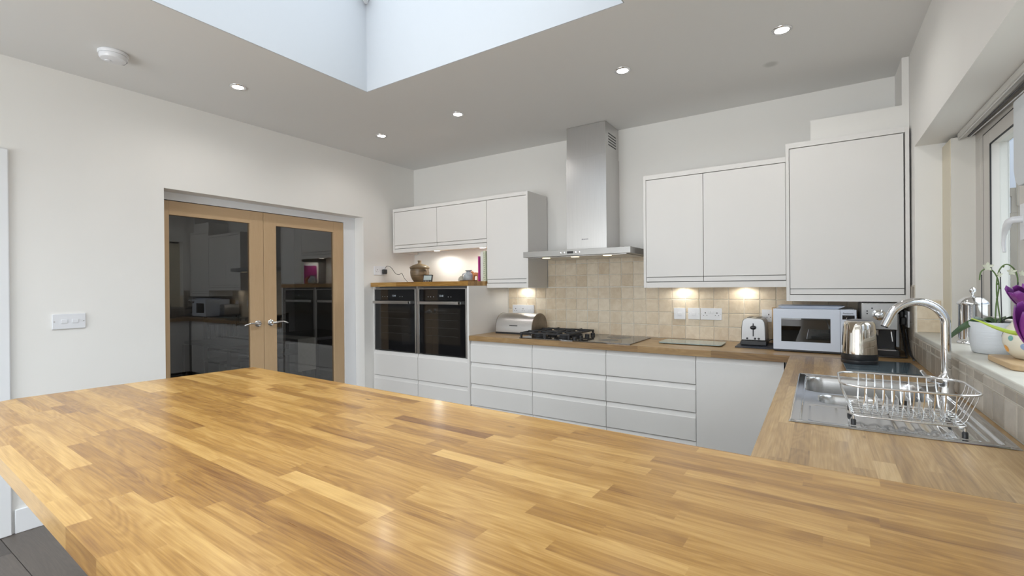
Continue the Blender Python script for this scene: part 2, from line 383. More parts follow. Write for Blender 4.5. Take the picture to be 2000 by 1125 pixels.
# window_1: side window
w1 = sthing('window_1')
fr = MB(); fy = [1.02, 1.80, 2.555, 3.10]
X0, X1 = XWF, XWF+.07
fr.box(X0, X1, 2.965, 3.02, ZS+.06, ZH-.055).box(X0, X1, WY0, WY1, ZH-.055, ZH-.001).box(X0, X1, WY0, WY1, ZS+.012, ZS+.06).box(X0, X1, 3.02, WY1, ZS+.06, ZH-.055)
fr.build('frame', M_pvc, w1, bevel=.003)
MB().box(X0-.012, X1, 2.26, 2.40, ZS+.06, ZH-.055).build('mullion', M_pvcw, w1, bevel=.004)
MB().box(X0, X1, WY0, 1.1, ZS+.06, ZH-.055).build('mullion', M_pvcw, w1, bevel=.004)
for (a, b2) in ((2.40, 2.965), (1.10, 2.26)):
    s = MB(); q = .098; zz0, zz1 = ZS+.064, ZH-.060
    xx0, xx1 = X0-.004, X1-.012
    aa, bb = a+.004, b2-.010
    s.box(xx0, xx1, aa, aa+q, zz0, zz1).box(xx0, xx1, bb-q, bb, zz0, zz1).box(xx0, xx1, aa+q, bb-q, zz0, zz0+.06).box(xx0, xx1, aa+q, bb-q, zz1-.06, zz1)
    sh = s.build('sash', M_pvc, w1, bevel=.003)
    g_ = MB(); g_.box(xx1, xx1+.004, a-.004, a+.0, zz0-.004, zz1+.004).box(xx0+.002, xx1, bb+.0, b2+.002, zz0-.004, zz1+.005).box(xx0+.002, xx1, aa, bb, zz1, zz1+.005)
    g_.build('gasket', M_gask, w1)
    MB().box(xx0+.03, xx0+.034, aa+q, bb-q, zz0+.06, zz1-.06).build('pane', M_glass, w1)
    ge = MB(); w_ = .005
    ge.box(xx0-.001, xx0+.004, bb-q-w_, bb-q, zz0+.06, zz1-.06).box(xx0-.001, xx0+.004, aa+q, bb-q-w_, zz1-.06-w_, zz1-.06)
    ge.build('gasket', M_gask, w1)
# handle on the mullion side of the far sash
h = MB(); h.tube([(.622, 2.44, 1.545), (.600, 2.44, 1.545), (.592, 2.455, 1.540), (.592, 2.475, 1.527), (.592, 2.500, 1.508), (.592, 2.513, 1.485), (.592, 2.516, 1.460), (.592, 2.508, 1.430)], [.012, .012, .012, .012, .009, .0065, .0065, .005], 12)
h.box(.622, .6305, 2.42, 2.46, 1.47, 1.60)
h.build('window_handle', M_wplastic, w1, smooth=50)
hp = thing('folded_cloth_blind', 'white rolled fabric panel hanging with rounded lower end in front of the window frame', 'blind')
MB().prism([(2.20, 1.66), (2.22, 1.645), (2.33, 1.65), (2.36, 1.67), (2.375, 1.71), (2.375, 1.955), (2.20, 1.955)], .585, .606, 'x').build('fabric', mat('white_fabric', (.66, .69, .71), .7), hp, bevel=.003)
ZSL_ = ZS+.011
# reveal box standing at the far end of the recess
bx = struct(MB().box(.548, XWF+.020, 3.095, WY1, ZS, 2.022).build('trim_1', noisy(mat('reveal_board', (.74, .715, .66), .6), 3, .01), bevel=.002))
MB().box(.5450, .5478, 3.10, WY1-.001, ZSL_+.0, 2.018).build('cream_edge', mat('cream_edge_paint', (.72, .66, .52), .5), bx)
# roller blind head rail under the window head
rb = thing('roller_blind', 'slim white blind head rail with thin cords fixed under the window recess ceiling', 'blind')
MB().box(.570, .602, .97, 3.09, 2.012, ZH-.002).build('head_rail', mat('blind_white', (.66, .65, .62), .5), rb, bevel=.006)
MB().tube([(.576, .98, 2.008), (.576, 3.085, 2.008)], .004, 8).build('roller_tube', M_steel, rb, smooth=60)
MB().tube([(.608, .98, 2.018), (.608, 2.2, 2.008), (.608, 3.085, 2.018)], .004, 6).build('cord', mat('cord_grey', (.12, .12, .13), .7), rb)
MB().tube([(.620, .98, 2.012), (.620, 2.4, 1.998), (.616, 3.080, 2.015)], .0025, 6).build('cord', M_wplastic, rb)
# window sill slab and stone lip
sl = struct(MB().box(XR-.006, XWF+.02, WY0, WY1-.001, ZS-.012, ZS+.010).build('sill', M_sill, bevel=.004))
ZSL = ZS+.010
# boxing above the tall wall unit
struct(MB().box(-.033, XR-.001, 3.42, 3.698, 2.182, 2.318).box(.402, XR-.001, 3.42, 3.698, 2.318, ZC-.001).build('trim_2', M_wall))
# baseboards, second (white) door
struct(MB().box(XL, XL+.015, .66, DX0-.01, 0, .13).box(XL, XL+.015, 3.03, 3.10, 0, .13).build('baseboard_left', M_white, bevel=.004))
d2 = sthing('door_2')
MB().box(XL, XL+.02, .57, .65, 0, 2.08).box(XL, XL+.02, -.33, -.25, 0, 2.08).box(XL, XL+.02, -.25, .57, 2.0, 2.08).build('architrave', M_white, d2, bevel=.006)
MB().box(XW+.0, XL, .555, .57, 0, 2.0).box(XW, XL, -.25, -.235, 0, 2.0).build('door_lining', M_white, d2)
MB().box(XW+.03, XW+.07, -.235, .555, .005, 1.995).build('door_leaf', M_white, d2, bevel=.002)

# door_1: pair of glazed oak doors in a white frame
d1 = sthing('door_1')
XD = -3.80
f = MB(); f.box(XD-.10, XW-.002, 2.898, 3.12, 0, 2.05).box(XD-.10, XW-.002, 1.20, 1.346, 0, 2.05).box(XD-.10, XW-.002, 1.346, 2.898, 1.944, 2.05)
f.build('frame', M_white, d1)
def leaf(y0, y1, hinge_right):
    st = .106
    sl_ = MB().box(XD-.042, XD-.002, y0, y0+st, .005, 1.940).box(XD-.042, XD-.002, y1-st, y1, .005, 1.940).build('door_stile', M_oakdoor, d1, bevel=.0015)
    rl = MB().box(XD-.042, XD-.002, y0+st, y1-st, 1.842, 1.940).box(XD-.042, XD-.002, y0+st, y1-st, .005, .215).build('door_rail', M_oakdoor_h, d1, bevel=.0015)
    sl_.color = (.5, random.random(), 0, 1); rl.color = (.52, random.random(), 0, 1)
    MB().box(XD-.025, XD-.021, y0+st, y1-st, .215, 1.842).build('door_pane', M_doorglass, d1)
    yc = y1-.052 if not hinge_right else y0+.052; sgn = -1 if not hinge_right else 1
    hd = MB().lathe([(.0, .0), (.026, .0), (.026, .006), (.022, .009), (.010, .010), (.010, .045), (0, .045)], (XD-.002, yc, 1.036), 24, 'x').build('door_handle', M_chrome, d1, smooth=40)
    z = 1.036
    MB().tube([(XD+.040, yc, z), (XD+.043, yc+sgn*.02, z), (XD+.045, yc+sgn*.045, z+.006), (XD+.045, yc+sgn*.08, z+.007), (XD+.043, yc+sgn*.115, z-.004), (XD+.040, yc+sgn*.125, z-.008)],
              [.009, .009, .008, .0075, .007, .006], 10).build('lever', M_chrome, hd, smooth=60)
random.seed(12)
leaf(1.348, 2.1205, False); leaf(2.1235, 2.896, True)

# ---- tiles
TS = .1
def tile_mesh(w, h):
    c = .0025; d = .007
    m_ = MB().add([(-w/2, 0, -h/2), (w/2, 0, -h/2), (w/2, 0, h/2), (-w/2, 0, h/2), (-w/2, -d+c, -h/2), (w/2, -d+c, -h/2), (w/2, -d+c, h/2), (-w/2, -d+c, h/2),
                   (-w/2+c, -d, -h/2+c), (w/2-c, -d, -h/2+c), (w/2-c, -d, h/2-c), (-w/2+c, -d, h/2-c)],
                  [(0, 1, 5, 4), (1, 2, 6, 5), (2, 3, 7, 6), (3, 0, 4, 7), (4, 5, 9, 8), (5, 6, 10, 9), (6, 7, 11, 10), (7, 4, 8, 11), (8, 9, 10, 11)]).mesh('tile')
    m_.materials.append(M_tile); return m_
tile_shaded = {}
tcache = {}
def tile(parent, x, y, z, w, h, rz=0, tone=(.3, .8)):
    if w < .012 or h < .012: return
    w -= .004; h -= .004; key = (round(w, 3), round(h, 3))
    if key not in tcache: tcache[key] = tile_mesh(w, h)
    me_ = tcache[key]
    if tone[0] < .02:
        if key not in tile_shaded:
            tile_shaded[key] = me_.copy(); tile_shaded[key].materials.clear(); tile_shaded[key].materials.append(M_tile_shaded)
        me_ = tile_shaded[key]
    o = bpy.data.objects.new('tile', me_); o.parent = parent; o.location = (x, y, z)
    o.rotation_euler = (random.uniform(-.006, .006), random.uniform(-.006, .006), rz+random.uniform(-.006, .006)); COL.objects.link(o)
    o.color = (random.uniform(*tone), random.random(), 0, 1)
random.seed(5)
def tile_field(parent, a0, a1, z0, z1, pa, pz, place, tone=(.3, .8)):
    """tiles on a 0.1 grid with phase pa, pz clipped to the field"""
    na = math.floor((a0-pa)/TS)
    while pa+na*TS < a1-1e-6:
        l, r = max(a0, pa+na*TS), min(a1, pa+(na+1)*TS); na += 1
        nz = math.floor((z0-pz)/TS)
        while pz+nz*TS < z1-1e-6:
            b_, t_ = max(z0, pz+nz*TS), min(z1, pz+(nz+1)*TS); nz += 1
            place(parent, (l+r)/2, (b_+t_)/2, r-l, t_-b_, tone)
def back(parent, c, z, w, h, tone): tile(parent, c, YB-.001, z, w, h, 0, tone)
def right(parent, c, z, w, h, tone): tile(parent, XR-.001, c, z, w, h, -pi/2, tone)
ZW = .91
tile_field(wall_back, -2.45, XR-.008, ZW, 1.305, -1.04, 1.01, back)
tile_field(wall_back, -2.018, -1.055, 1.305, 1.56, -1.04, 1.01, back)
MB().box(-2.45, XR, YB-.004, YB, ZW-.03, 1.305).box(-2.018, -1.055, YB-.004, YB, 1.305, 1.56).build('grout', M_grout, wall_back)
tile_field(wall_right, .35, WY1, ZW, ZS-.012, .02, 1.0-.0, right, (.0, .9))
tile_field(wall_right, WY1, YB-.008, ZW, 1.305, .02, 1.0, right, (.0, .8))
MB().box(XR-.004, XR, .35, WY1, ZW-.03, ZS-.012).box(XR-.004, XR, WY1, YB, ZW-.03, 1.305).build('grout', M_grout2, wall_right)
def rev(parent, c, z, w, h, tone): tile(parent, c, WY1-.001, z, w, h, 0, tone)
tile_field(wall_right, XR+.004, .548, ZSL, 1.225, .438, 1.125, rev, (.4, .8))
MB().box(XR, .548, WY1-.004, WY1, ZSL, 1.23).build('grout', M_grout, wall_right)

# ================================================================== worktops made of staves
def clip_convex(poly, clip):
    out = poly
    for i in range(len(clip)):
        a, b_ = clip[i], clip[(i+1) % len(clip)]; inp = out; out = []
        def side(p): return (b_[0]-a[0])*(p[1]-a[1])-(b_[1]-a[1])*(p[0]-a[0])
        for j in range(len(inp)):
            p, q = inp[j], inp[(j+1) % len(inp)]; sp, sq = side(p), side(q)
            if sp >= 0: out.append(p)
            if (sp >= 0) != (sq >= 0):
                t_ = sp/(sp-sq); out.append((p[0]+(q[0]-p[0])*t_, p[1]+(q[1]-p[1])*t_))
        if len(out) < 3: return []
    return out
def worktop(name, label, outline, z0, z1, angle=0, along='x', hole=None, sw=.0405, lmin=.22, lmax=.62, material=None, seed=1, tone=(.12, .88), p0=(0, 0)):
    """outline: convex, counter-clockwise, world xy. Staves run along local x (rotated by angle, +90 for 'y')"""
    rnd = random.Random(seed); material = material or M_oak
    ang = angle+(pi/2 if along == 'y' else 0); ca, sa = cos(ang), sin(ang)
    root = thing(name, label, 'worktop')
    loc_ = [((x-p0[0])*ca+(y_-p0[1])*sa, -(x-p0[0])*sa+(y_-p0[1])*ca) for x, y_ in outline]
    xs = [p[0] for p in loc_]; ys = [p[1] for p in loc_]
    hl = None
    if hole:
        hc = [((x-p0[0])*ca+(y_-p0[1])*sa, -(x-p0[0])*sa+(y_-p0[1])*ca) for x, y_ in ((hole[0], hole[2]), (hole[1], hole[3]))]
        hl = (min(hc[0][0], hc[1][0]), max(hc[0][0], hc[1][0]), min(hc[0][1], hc[1][1]), max(hc[0][1], hc[1][1]))
    y_ = min(ys)
    while y_ < max(ys)-1e-4:
        x = min(xs)-rnd.uniform(0, .4)
        while x < max(xs):
            ln = rnd.uniform(lmin, lmax)
            if rnd.random() < .18: ln *= .5
            a, b_, c, d = x, x+ln, y_, y_+sw; x += ln
            rects = [(a, b_, c, d)]
            if hl and a < hl[1] and b_ > hl[0] and c < hl[3] and d > hl[2]:
                rects = []; m0, m1 = max(a, hl[0]), min(b_, hl[1])
                if a < hl[0]: rects.append((a, hl[0], c, d))
                if b_ > hl[1]: rects.append((hl[1], b_, c, d))
                if c < hl[2]: rects.append((m0, m1, c, hl[2]))
                if d > hl[3]: rects.append((m0, m1, hl[3], d))
            mb = MB(); cx, cy = (a+b_)/2, (c+d)/2
            for r_ in rects:
                pl = clip_convex([(r_[0], r_[2]), (r_[1], r_[2]), (r_[1], r_[3]), (r_[0], r_[3])], loc_)
                if len(pl) < 3: continue
                if max(p[0] for p in pl)-min(p[0] for p in pl) < .002 or max(p[1] for p in pl)-min(p[1] for p in pl) < .0005: continue
                mb.prism([(p[0]-cx, p[1]-cy) for p in pl], z0, z1)
            if not mb.v: continue
            o = mb.build('stave', material, root); o.location = (p0[0]+cx*ca-cy*sa, p0[1]+cx*sa+cy*ca, 0); o.rotation_euler = (0, 0, ang)
            tn = rnd.gauss(.50, .125)
            if rnd.random() < .07: tn -= .22
            if rnd.random() < .08: tn += .22
            o.color = (min(tone[1], max(tone[0], tn)), rnd.random(), 0, 1)
        y_ += sw
    return root
ZT = ZW
# peninsula: slightly turned, rounded left end
def arc(cx, cy, r, a0, a1, n=8): return [(cx+r*cos(radians(a0+(a1-a0)*i/n)), cy+r*sin(radians(a0+(a1-a0)*i/n))) for i in range(n+1)]
pen = [(XR-.008, .203), (XR-.008, 1.222)]+[(-2.470, 1.3145), (-2.487, 1.300)]+[(-2.520, .75), (-2.538, .60), (-2.545, .50), (-2.53, .42), (-2.49, .36), (-2.42, .325), (-2.32, .305)]
pen = [(-2.32, .300), (XR-.008, .203), (XR-.008, 1.2215), (-2.470, 1.3145), (-2.487, 1.300), (-2.520, .75), (-2.538, .58), (-2.538, .47), (-2.51, .39), (-2.455, .335), (-2.39, .31)]
worktop('peninsula_worktop', 'large honey oak stave worktop of the peninsula in the foreground with rounded left end', pen, ZT-.040, ZT, angle=-.0325, p0=(-2.487, 1.3145), seed=11, lmin=.25, lmax=.62)
def pen_edge(x): return 1.2215+(1.3145-1.2215)*(XR-.008-x)/(XR-.008+2.47)+.0006
SX0, SX1, SY0, SY1 = -.075, .412, 1.612, 2.492
worktop('sink_worktop', 'oak stave worktop along the window wall with the steel sink let into it',
        [(-.136, pen_edge(-.136)), (XR-.008, pen_edge(XR-.008)), (XR-.008, 3.0995), (-.136, 3.0995)], ZT-.040, ZT, along='y', hole=(SX0+.008, SX1-.008, SY0+.008, SY1-.008),
        seed=23, material=M_oak2, lmin=.3, lmax=.8)
worktop('back_worktop', 'oak stave worktop along the tiled back wall under the hob and toaster', [(-2.45, 3.10), (XR-.008, 3.10), (XR-.008, YB-.008), (-2.45, YB-.008)], ZT-.040, ZT, seed=31, material=M_oak2, lmin=.35, lmax=.9)
worktop('oven_tower_worktop', 'short oak worktop shelf on top of the two built-in ovens', [(XL+.004, 3.098), (-2.452, 3.098), (-2.452, YB-.002), (XL+.004, YB-.002)], 1.328, 1.367, seed=42, lmin=.35, lmax=.7)

# ================================================================== fitted units
def drawer_front(parent, x0, x1, z0, z1, yf=3.12, grip=True, name='drawer_front'):
    g_ = .0018; t_ = .020
    if grip: prof = [(yf+t_, z0), (yf, z0), (yf, z1-.034), (yf+.0025, z1-.031), (yf+.010, z1-.004), (yf+.013, z1-.001), (yf+t_, z1-.001)]
    else: prof = [(yf+t_, z0), (yf, z0), (yf, z1), (yf+t_, z1)]
    return MB().prism(prof, x0+g_, x1-g_, 'x').build(name, M_cab, parent)
def base_unit(x0, x1, label, rows):
    r = thing('drawer_unit' if len(rows) > 1 else 'base_cabinet', label, 'cabinet', (0, 0, 0), 0, 'fitted base units below the back worktop')
    c = MB(); c.box(x0+.0005, x1-.0005, 3.1425, YB-.01, .15, ZT-.0415); c.build('carcass', M_cabd, r)
    MB().box(x0+.0005, x1-.0005, 3.19, 3.205, .0, .149).build('plinth', M_cab, r)
    for z0, z1 in rows: drawer_front(r, x0, x1, z0, z1, name='drawer_front' if len(rows) > 1 else 'door')
    return r
ROWS = [(.690, .8665), (.511, .6865), (.330, .5075), (.152, .3265)]
base_unit(-2.45, -1.85, 'pale grey handleless drawer unit of four drawers beside the oven tower', ROWS)
base_unit(-1.85, -1.25, 'pale grey handleless unit of four drawers directly below the hob', ROWS)
base_unit(-1.25, -.65, 'pale grey handleless unit of four drawers below the glass chopping board', ROWS)
base_unit(-.65, -.165, 'pale grey base cabinet with one plain tall door in the worktop corner', [(.152, .8665)])
# corner post + the run under the sink
r = thing('sink_base_cabinet', 'pale grey base cabinet run under the sink worktop by the window wall', 'cabinet')
MB().box(-.113, -.093, 1.24, 3.118, .15, .8685).build('front_panel', M_cab, r)
MB().box(-.16, -.093, 3.1215, 3.1405, .15, .8685).build('corner_post', M_cabd, r)
MB().box(-.092, .42, 1.24, 1.26, .0, .8685).box(-.092, .42, 3.08, 3.10, .0, .8685).box(-.092, .42, 1.26, 3.08, .10, .12).build('carcass', M_cabd, r)
r = thing('peninsula_cabinet', 'pale grey cabinet block carrying the oak peninsula worktop', 'cabinet')
MB().box(-1.85, -.12, .70, 1.17, .10, ZT-.0415).build('carcass', M_cab, r); MB().box(-1.80, -.12, .75, 1.10, 0, .099).build('plinth', M_cab, r)

# oven tower
def oven_housing(x0, x1, label):
    r = thing('oven_housing', label, 'cabinet', group='pale grey oven housings')
    MB().box(x0+.0005, x1-.0005, 3.19, YB-.01, 0, 1.3265).build('carcass', M_cabd, r)
    MB().box(x0+.0005, x0+.012, 3.135, 3.189, .71, 1.3265).box(x1-.012, x1-.0005, 3.135, 3.189, .71, 1.3265).build('side_frame', M_cab, r)
    drawer_front(r, x0, x1, .475, .712); drawer_front(r, x0, x1, .152, .471)
    return r
oven_housing(-3.648, -3.0595, 'pale grey cabinet housing the left oven near the glazed doors, two drawers below')
oven_housing(-3.0585, -2.4705, 'pale grey cabinet housing the right oven beside the drawers, two drawers below')
MB().box(XL+.001, -3.6485, 3.13, 3.16, 0, 1.3265).build('filler', M_cab)
bpy.data.objects['filler'].name = 'trim_3'; struct(bpy.data.objects['trim_3'])
ep = tag(MB().box(-2.470, -2.4505, 3.105, YB-.001, 0, 1.3265).build('end_panel', M_cab), 'tall pale grey end panel between the ovens and the back worktop', 'panel')

def add_text(txt, size, parent, loc, rot, material, name='lettering', depth=.0004):
    c = bpy.data.curves.new(name, 'FONT'); c.body = txt; c.size = size; c.extrude = depth; c.align_x = 'CENTER'; c.align_y = 'CENTER'
    o = bpy.data.objects.new('tmp', c); COL.objects.link(o); dg = bpy.context.evaluated_depsgraph_get(); dg.update()
    me = bpy.data.meshes.new_from_object(o.evaluated_get(dg)); bpy.data.objects.remove(o)
    n = bpy.data.objects.new(name, me); COL.objects.link(n); me.materials.clear(); me.materials.append(material); n.parent = parent; n.location = loc; n.rotation_euler = rot
    return n
M_disp = emis('display_glow', (.45, .5, .55), .12)
M_mark = mat('panel_print', (.35, .35, .36), .5)
def oven(x0, x1, label):
    r = thing('oven', label, 'oven', ((x0+x1)/2, 3.12, .718)); w = (x1-x0)/2
    MB().box(-w, -w+.010, -.002, .06, 0, .590).box(w-.016, w, -.002, .06, 0, .590).box(-w+.010, w-.016, .0, .06, .583, .592).build('steel_trim', M_steel, r, bevel=.001)
    MB().box(-w+.012, w-.018, -.0, .06, .478, .581).build('control_panel', M_blackglass, r, bevel=.002)
    MB().box(-.055, .045, -.0008, .0, .505, .540).build('display', mat('oven_display', (.012, .013, .015), .1), r)
    for i, q in enumerate((-.16, -.13, -.095, .075, .105)): MB().lathe([(0, 0), (.004, 0), (.004, .0008), (0, .0008)], (q, 0, .515), 10, 'y').build('touch_mark', M_mark, r)
    add_text('12:48', .022, r, (-.005, -.0012, .522), (pi/2, 0, 0), M_disp, 'clock_digits')
    d = MB().box(-w+.012, w-.018, .0, .05, .004, .474).build('oven_door', M_blackglass, r, bevel=.002)
    MB().box(-w+.07, w-.075, -.0006, .0, .10, .415).build('door_window', M_ovenwin, d)
    for zz in (.17, .24, .31, .37): MB().box(-w+.09, w-.095, -.0010, -.0006, zz, zz+.0018).build('rack_bar', mat('rack_grey', (.05, .05, .048), .4), d)
    MB().box(-w+.012, w-.045, -.034, -.022, .448, .474).build('handle', M_steelh, r, bevel=.003)
    MB().box(-w+.02, -w+.04, -.022, .0, .452, .470).box(w-.072, w-.045, -.034, .0, .4485, .4735).build('handle_mount', M_chrome, r, bevel=.002)
    return r
oven(-3.634, -3.075, 'black glass built-in oven next to the glazed doors')
oven(-3.043, -2.484, 'black glass built-in oven next to the tall end panel')
mt = MB().box(-3.0705, -3.0475, 3.1225, 3.1340, .714, 1.3265).build('steel_infill', M_steel); tag(mt, 'narrow vertical steel strip between the two built-in ovens', 'trim strip')

# wall units
YF, YD = 3.36, 3.382
def wdoor(parent, x0, x1, z0, z1, zs=None):
    """door with a recessed finger-pull strip along the bottom"""
    g_ = .0018
    d = MB().prism([(YD-.001, z0+.036), (YF+.002, z0+.036), (YF, z0+.038), (YF, z1), (YD-.001, z1)], x0+g_, x1-g_, 'x').build('door', M_cab, parent)
    MB().box(x0+g_, x1-g_, YF+.003, YD-.001, z0+.0035, z0+.0325).build('finger_pull', M_cab, d)
    return d
def wall_unit(name, label, x0, x1, z0, z1, doors, cornice=.035, pelmet=.04, pl=True, pr=True):
    r = thing(name, label, 'cabinet'); a = x0+(.018 if pl else 0); b_ = x1-(.018 if pr else 0)
    MB().box(a+.0005, b_-.0005, YD, YB-.009, z0+.030, z1-.012).build('carcass', M_cabd, r)
    MB().box(a+.001, b_-.001, YD+.02, YB-.009, z0+.024, z0+.0295).build('underside', M_cab, r)
    if pl: MB().box(x0, a, YF-.004, YB-.009, z0, z1).build('side_panel', M_cab, r, bevel=.001)
    if pr: MB().box(b_, x1, YF-.004, YB-.009, z0, z1).build('side_panel', M_cab, r, bevel=.001)
    MB().box(a, b_, YF-.004, YD+.02, z1-cornice+.004, z1).box(a, b_, YD+.02, YB-.009, z1-.0115, z1).build('cornice', M_cab, r)
    MB().box(a, b_, YF-.002, YF+.016, z0, z0+pelmet-.002).build('pelmet', M_cab, r)
    for d0, d1 in doors: wdoor(r, d0, d1, z0+pelmet, z1-cornice)
    return r
wall_unit('bridging_cabinet', 'low pale grey wall cabinet with two small doors above the ovens', -3.620, -2.4475, 1.668, 2.112, [(-3.602, -3.031), (-3.031, -2.4475)], pr=False)
wall_unit('wall_cabinet', 'narrow tall pale grey wall cabinet between the small cabinet doors and the hood', -2.4470, -2.020, 1.308, 2.114, [(-2.4465, -2.038)], pl=False)
wall_unit('wall_cabinet', 'wide pale grey wall cabinet with two doors above the sockets and toaster', -1.050, -.1635, 1.300, 2.102, [(-1.032, -.645), (-.645, -.1635)], pr=False)
wall_unit('boiler_cabinet', 'large square pale grey wall cabinet above the microwave in the window corner', -.163, XR-.010, 1.213, 2.180, [(-.144, .402)])
MB  # --
# ================================================================== cooker hood
hd = thing('cooker_hood', 'brushed steel chimney cooker hood above the hob', 'cooker hood', (-1.535, 3.70, 0))
c = MB(); c.box(-.440, .440, -.495, -.009, 1.547, 1.592); c.build('canopy', M_steeld, hd, bevel=.0015)
MB().box(-.40, .40, -.46, -.04, 1.5415, 1.5465).build('filter_panel', M_steelh, hd, bevel=.001)
MB().box(-.158, .182, -.284, -.001, 1.5925, 2.33).build('lower_chimney', M_steel, hd, bevel=.001)
uc = MB().box(-.153, .177, -.279, -.001, 2.331, ZC-.002).build('upper_chimney', M_steel, hd, bevel=.001)
for i in range(5): MB().box(.177, .1785, -.22, -.06, 2.50-.022*i, 2.508-.022*i).build('vent_slot', M_black, uc)
for i, x in enumerate((-.27, -.02, .24)):
    MB().lathe([(0, 0), (.030, 0), (.032, .002), (.032, .004), (0, .004)], (x, -.42, 1.5375), 20).build('hood_lamp', M_hoodlamp, hd, smooth=40)
MB().box(-.050, .000, -.4965, -.495, 1.562, 1.579).build('display', M_blackglass, hd)
for x in (-.105, -.075, .020, .050): MB().lathe([(0, 0), (.008, 0), (.008, .002), (.006, .003), (0, .003)], (x, -.495, 1.570), 16, 'y').build('button', M_chrome, hd, smooth=40)
# tiny illegible maker's mark: a dot and short strokes
mk = MB().lathe([(0, 0), (.005, 0), (.005, .0006), (0, .0006)], (-.020, -.284, 1.685), 12, 'y')
for i in range(5): mk.box(-.011+i*.0085, -.005+i*.0085, -.2846, -.284, 1.682, 1.688)
mk.build('maker_mark', mat('mark_grey', (.15, .15, .16), .5), hd)

# ================================================================== lamps
def downlight_proto():
    r = thing('downlight', '', 'light', (-3.042, 1.546, ZC))
    MB().lathe([(.032, -.001), (.0325, -.004), (.042, -.006), (.046, -.004), (.047, -.0005)], (0, 0, 0), 32).build('bezel', M_chrome, r, smooth=50)
    MB().lathe([(0, -.0015), (.032, -.0015), (.032, -.003), (0, -.003)], (0, 0, 0), 24).build('lens', M_lamp, r)
    return r
dl = downlight_proto(); G = 'recessed ceiling downlights'
dl['label'] = 'recessed chrome ceiling downlight between the smoke alarm and the skylight corner'; dl['group'] = G
spots = [(-3.042, 1.546)]
for x, y_, lb in ((-3.042, 2.703, 'recessed ceiling downlight deepest in the corner above the glazed doors'),
                  (-2.205, 2.682, 'recessed ceiling downlight just beyond the skylight corner, nearest the hood on its left'),
                  (-.957, 2.687, 'recessed ceiling downlight right of the hood, second closest to the window wall'),
                  (-.143, 2.707, 'largest looking ceiling downlight, closest to the window wall beside the grey stain')):
    dup(dl, (x, y_, ZC), lb, group=G); spots.append((x, y_))
for x, y_ in spots: spot('ceiling_spot', (x, y_, ZC-.012), 6, 165, .6)
ADDED_SPOTS = [(-3.04, -.9), (-3.04, -2.2), (-.1, -2.3)]  # unseen spots added behind the camera to brighten the room, without fixtures
for x, y_ in ADDED_SPOTS: spot('ceiling_spot', (x, y_, ZC-.012), 8, 150, .9)

sa = thing('smoke_alarm', 'round white smoke alarm on the ceiling near the left wall', 'smoke alarm', (-3.150, .955, ZC))
MB().lathe([(.062, 0), (.066, -.004), (.066, -.014), (.064, -.018), (0, -.018)], (0, 0, 0), 40).build('base', M_wplastic, sa, smooth=40)
MB().lathe([(.060, -.0185), (.061, -.030), (.055, -.040), (.035, -.045), (0, -.046)], (0, 0, 0), 40).build('cover', M_wplastic, sa, smooth=40)
MB().lathe([(.014, -.0455), (.013, -.050), (0, -.051)], (-.012, -.02, 0), 20).build('test_button', M_wplastic, sa, smooth=40)
MB().box(-.03, .02, .044, .056, -.0405, -.036).build('vent_slot', mat('vent_grey', (.35, .35, .36), .6), sa)

def puck(x, y_, z, lb, en, name='cabinet_light'):
    r = thing(name, lb, 'light', (x, y_, z))
    MB().lathe([(.033, 0), (.034, -.003), (.034, -.010), (.030, -.012), (.028, -.0115)], (0, 0, 0), 28).build('rim', M_steel, r, smooth=40)
    MB().lathe([(.028, -.009), (.028, -.0125), (0, -.0125)], (0, 0, 0), 24).build('lens', M_lampw, r)
    spot('cabinet_beam', (x, y_, z-.02), en*1.0, 172, .35, (1, .99, .93), .03)
puck(-3.175, 3.52, 1.6915, 'round cabinet light glowing above the stoneware jar', 3.6)
puck(-2.610, 3.52, 1.6915, 'round cabinet light glowing above the jug and books', 3.2)
puck(-2.235, 3.63, 1.3315, 'round light under the narrow wall cabinet above the bread bin', .9)
puck(-.845, 3.63, 1.3235, 'round light under the wide wall cabinet above the switches', 1.0)
puck(-.430, 3.63, 1.3235, 'round light under the wide wall cabinet above the toaster', 1.0)

# ================================================================== sockets and switches
def plate(w, h, label, cat, loc, rz, kinds, name):
    """faces local -y"""
    r = thing(name, label, cat, loc, rz)
    MB().box(-w/2, w/2, -.009, 0, -h/2, h/2).build('face_plate', M_wplastic, r, bevel=.002, seg=3)
    dk = mat('socket_hole', (.01, .01, .01), .8) if 'socket_hole' not in bpy.data.materials else bpy.data.materials['socket_hole']
    for k, x in kinds:
        if k == 'socket':
            MB().box(x-.003, x+.003, -.0095, -.009, .004, .013).box(x-.014, x-.008, -.0095, -.009, -.012, -.008).box(x+.008, x+.014, -.0095, -.009, -.012, -.008).build('pin_hole', dk, r)
        if k == 'switch': MB().box(x-.006, x+.006, -.013, -.009, .004, .022).build('rocker', M_wplastic, r, bevel=.0015)
        if k == 'rocker': MB().box(x-.014, x+.014, -.012, -.009, -.011, .011).build('rocker', M_wplastic, r, bevel=.0015)
        if k == 'screw': MB().lathe([(0, 0), (.003, 0), (.003, .0006), (0, .0006)], (x, -.009, 0), 10, 'y').build('screw', M_steel, r)
    return r
yb = YB-.008
plate(.230, .086, 'long white triple socket plate above the bread bin', 'socket', (-2.275, yb, 1.105), 0, [('socket', -.08), ('socket', -.0), ('rocker', .07), ('switch', -.04), ('screw', -.108), ('screw', .108)], 'wall_socket')
plate(.086, .086, 'single white switch plate, leftmost of three plates on the tiles', 'switch', (-.880, yb, 1.101), 0, [('rocker', 0), ('screw', -.033), ('screw', .033)], 'wall_switch')
plate(.086, .086, 'single white switch plate, middle of three plates on the tiles', 'switch', (-.776, yb, 1.103), 0, [('rocker', 0), ('screw', -.033), ('screw', .033)], 'wall_switch')
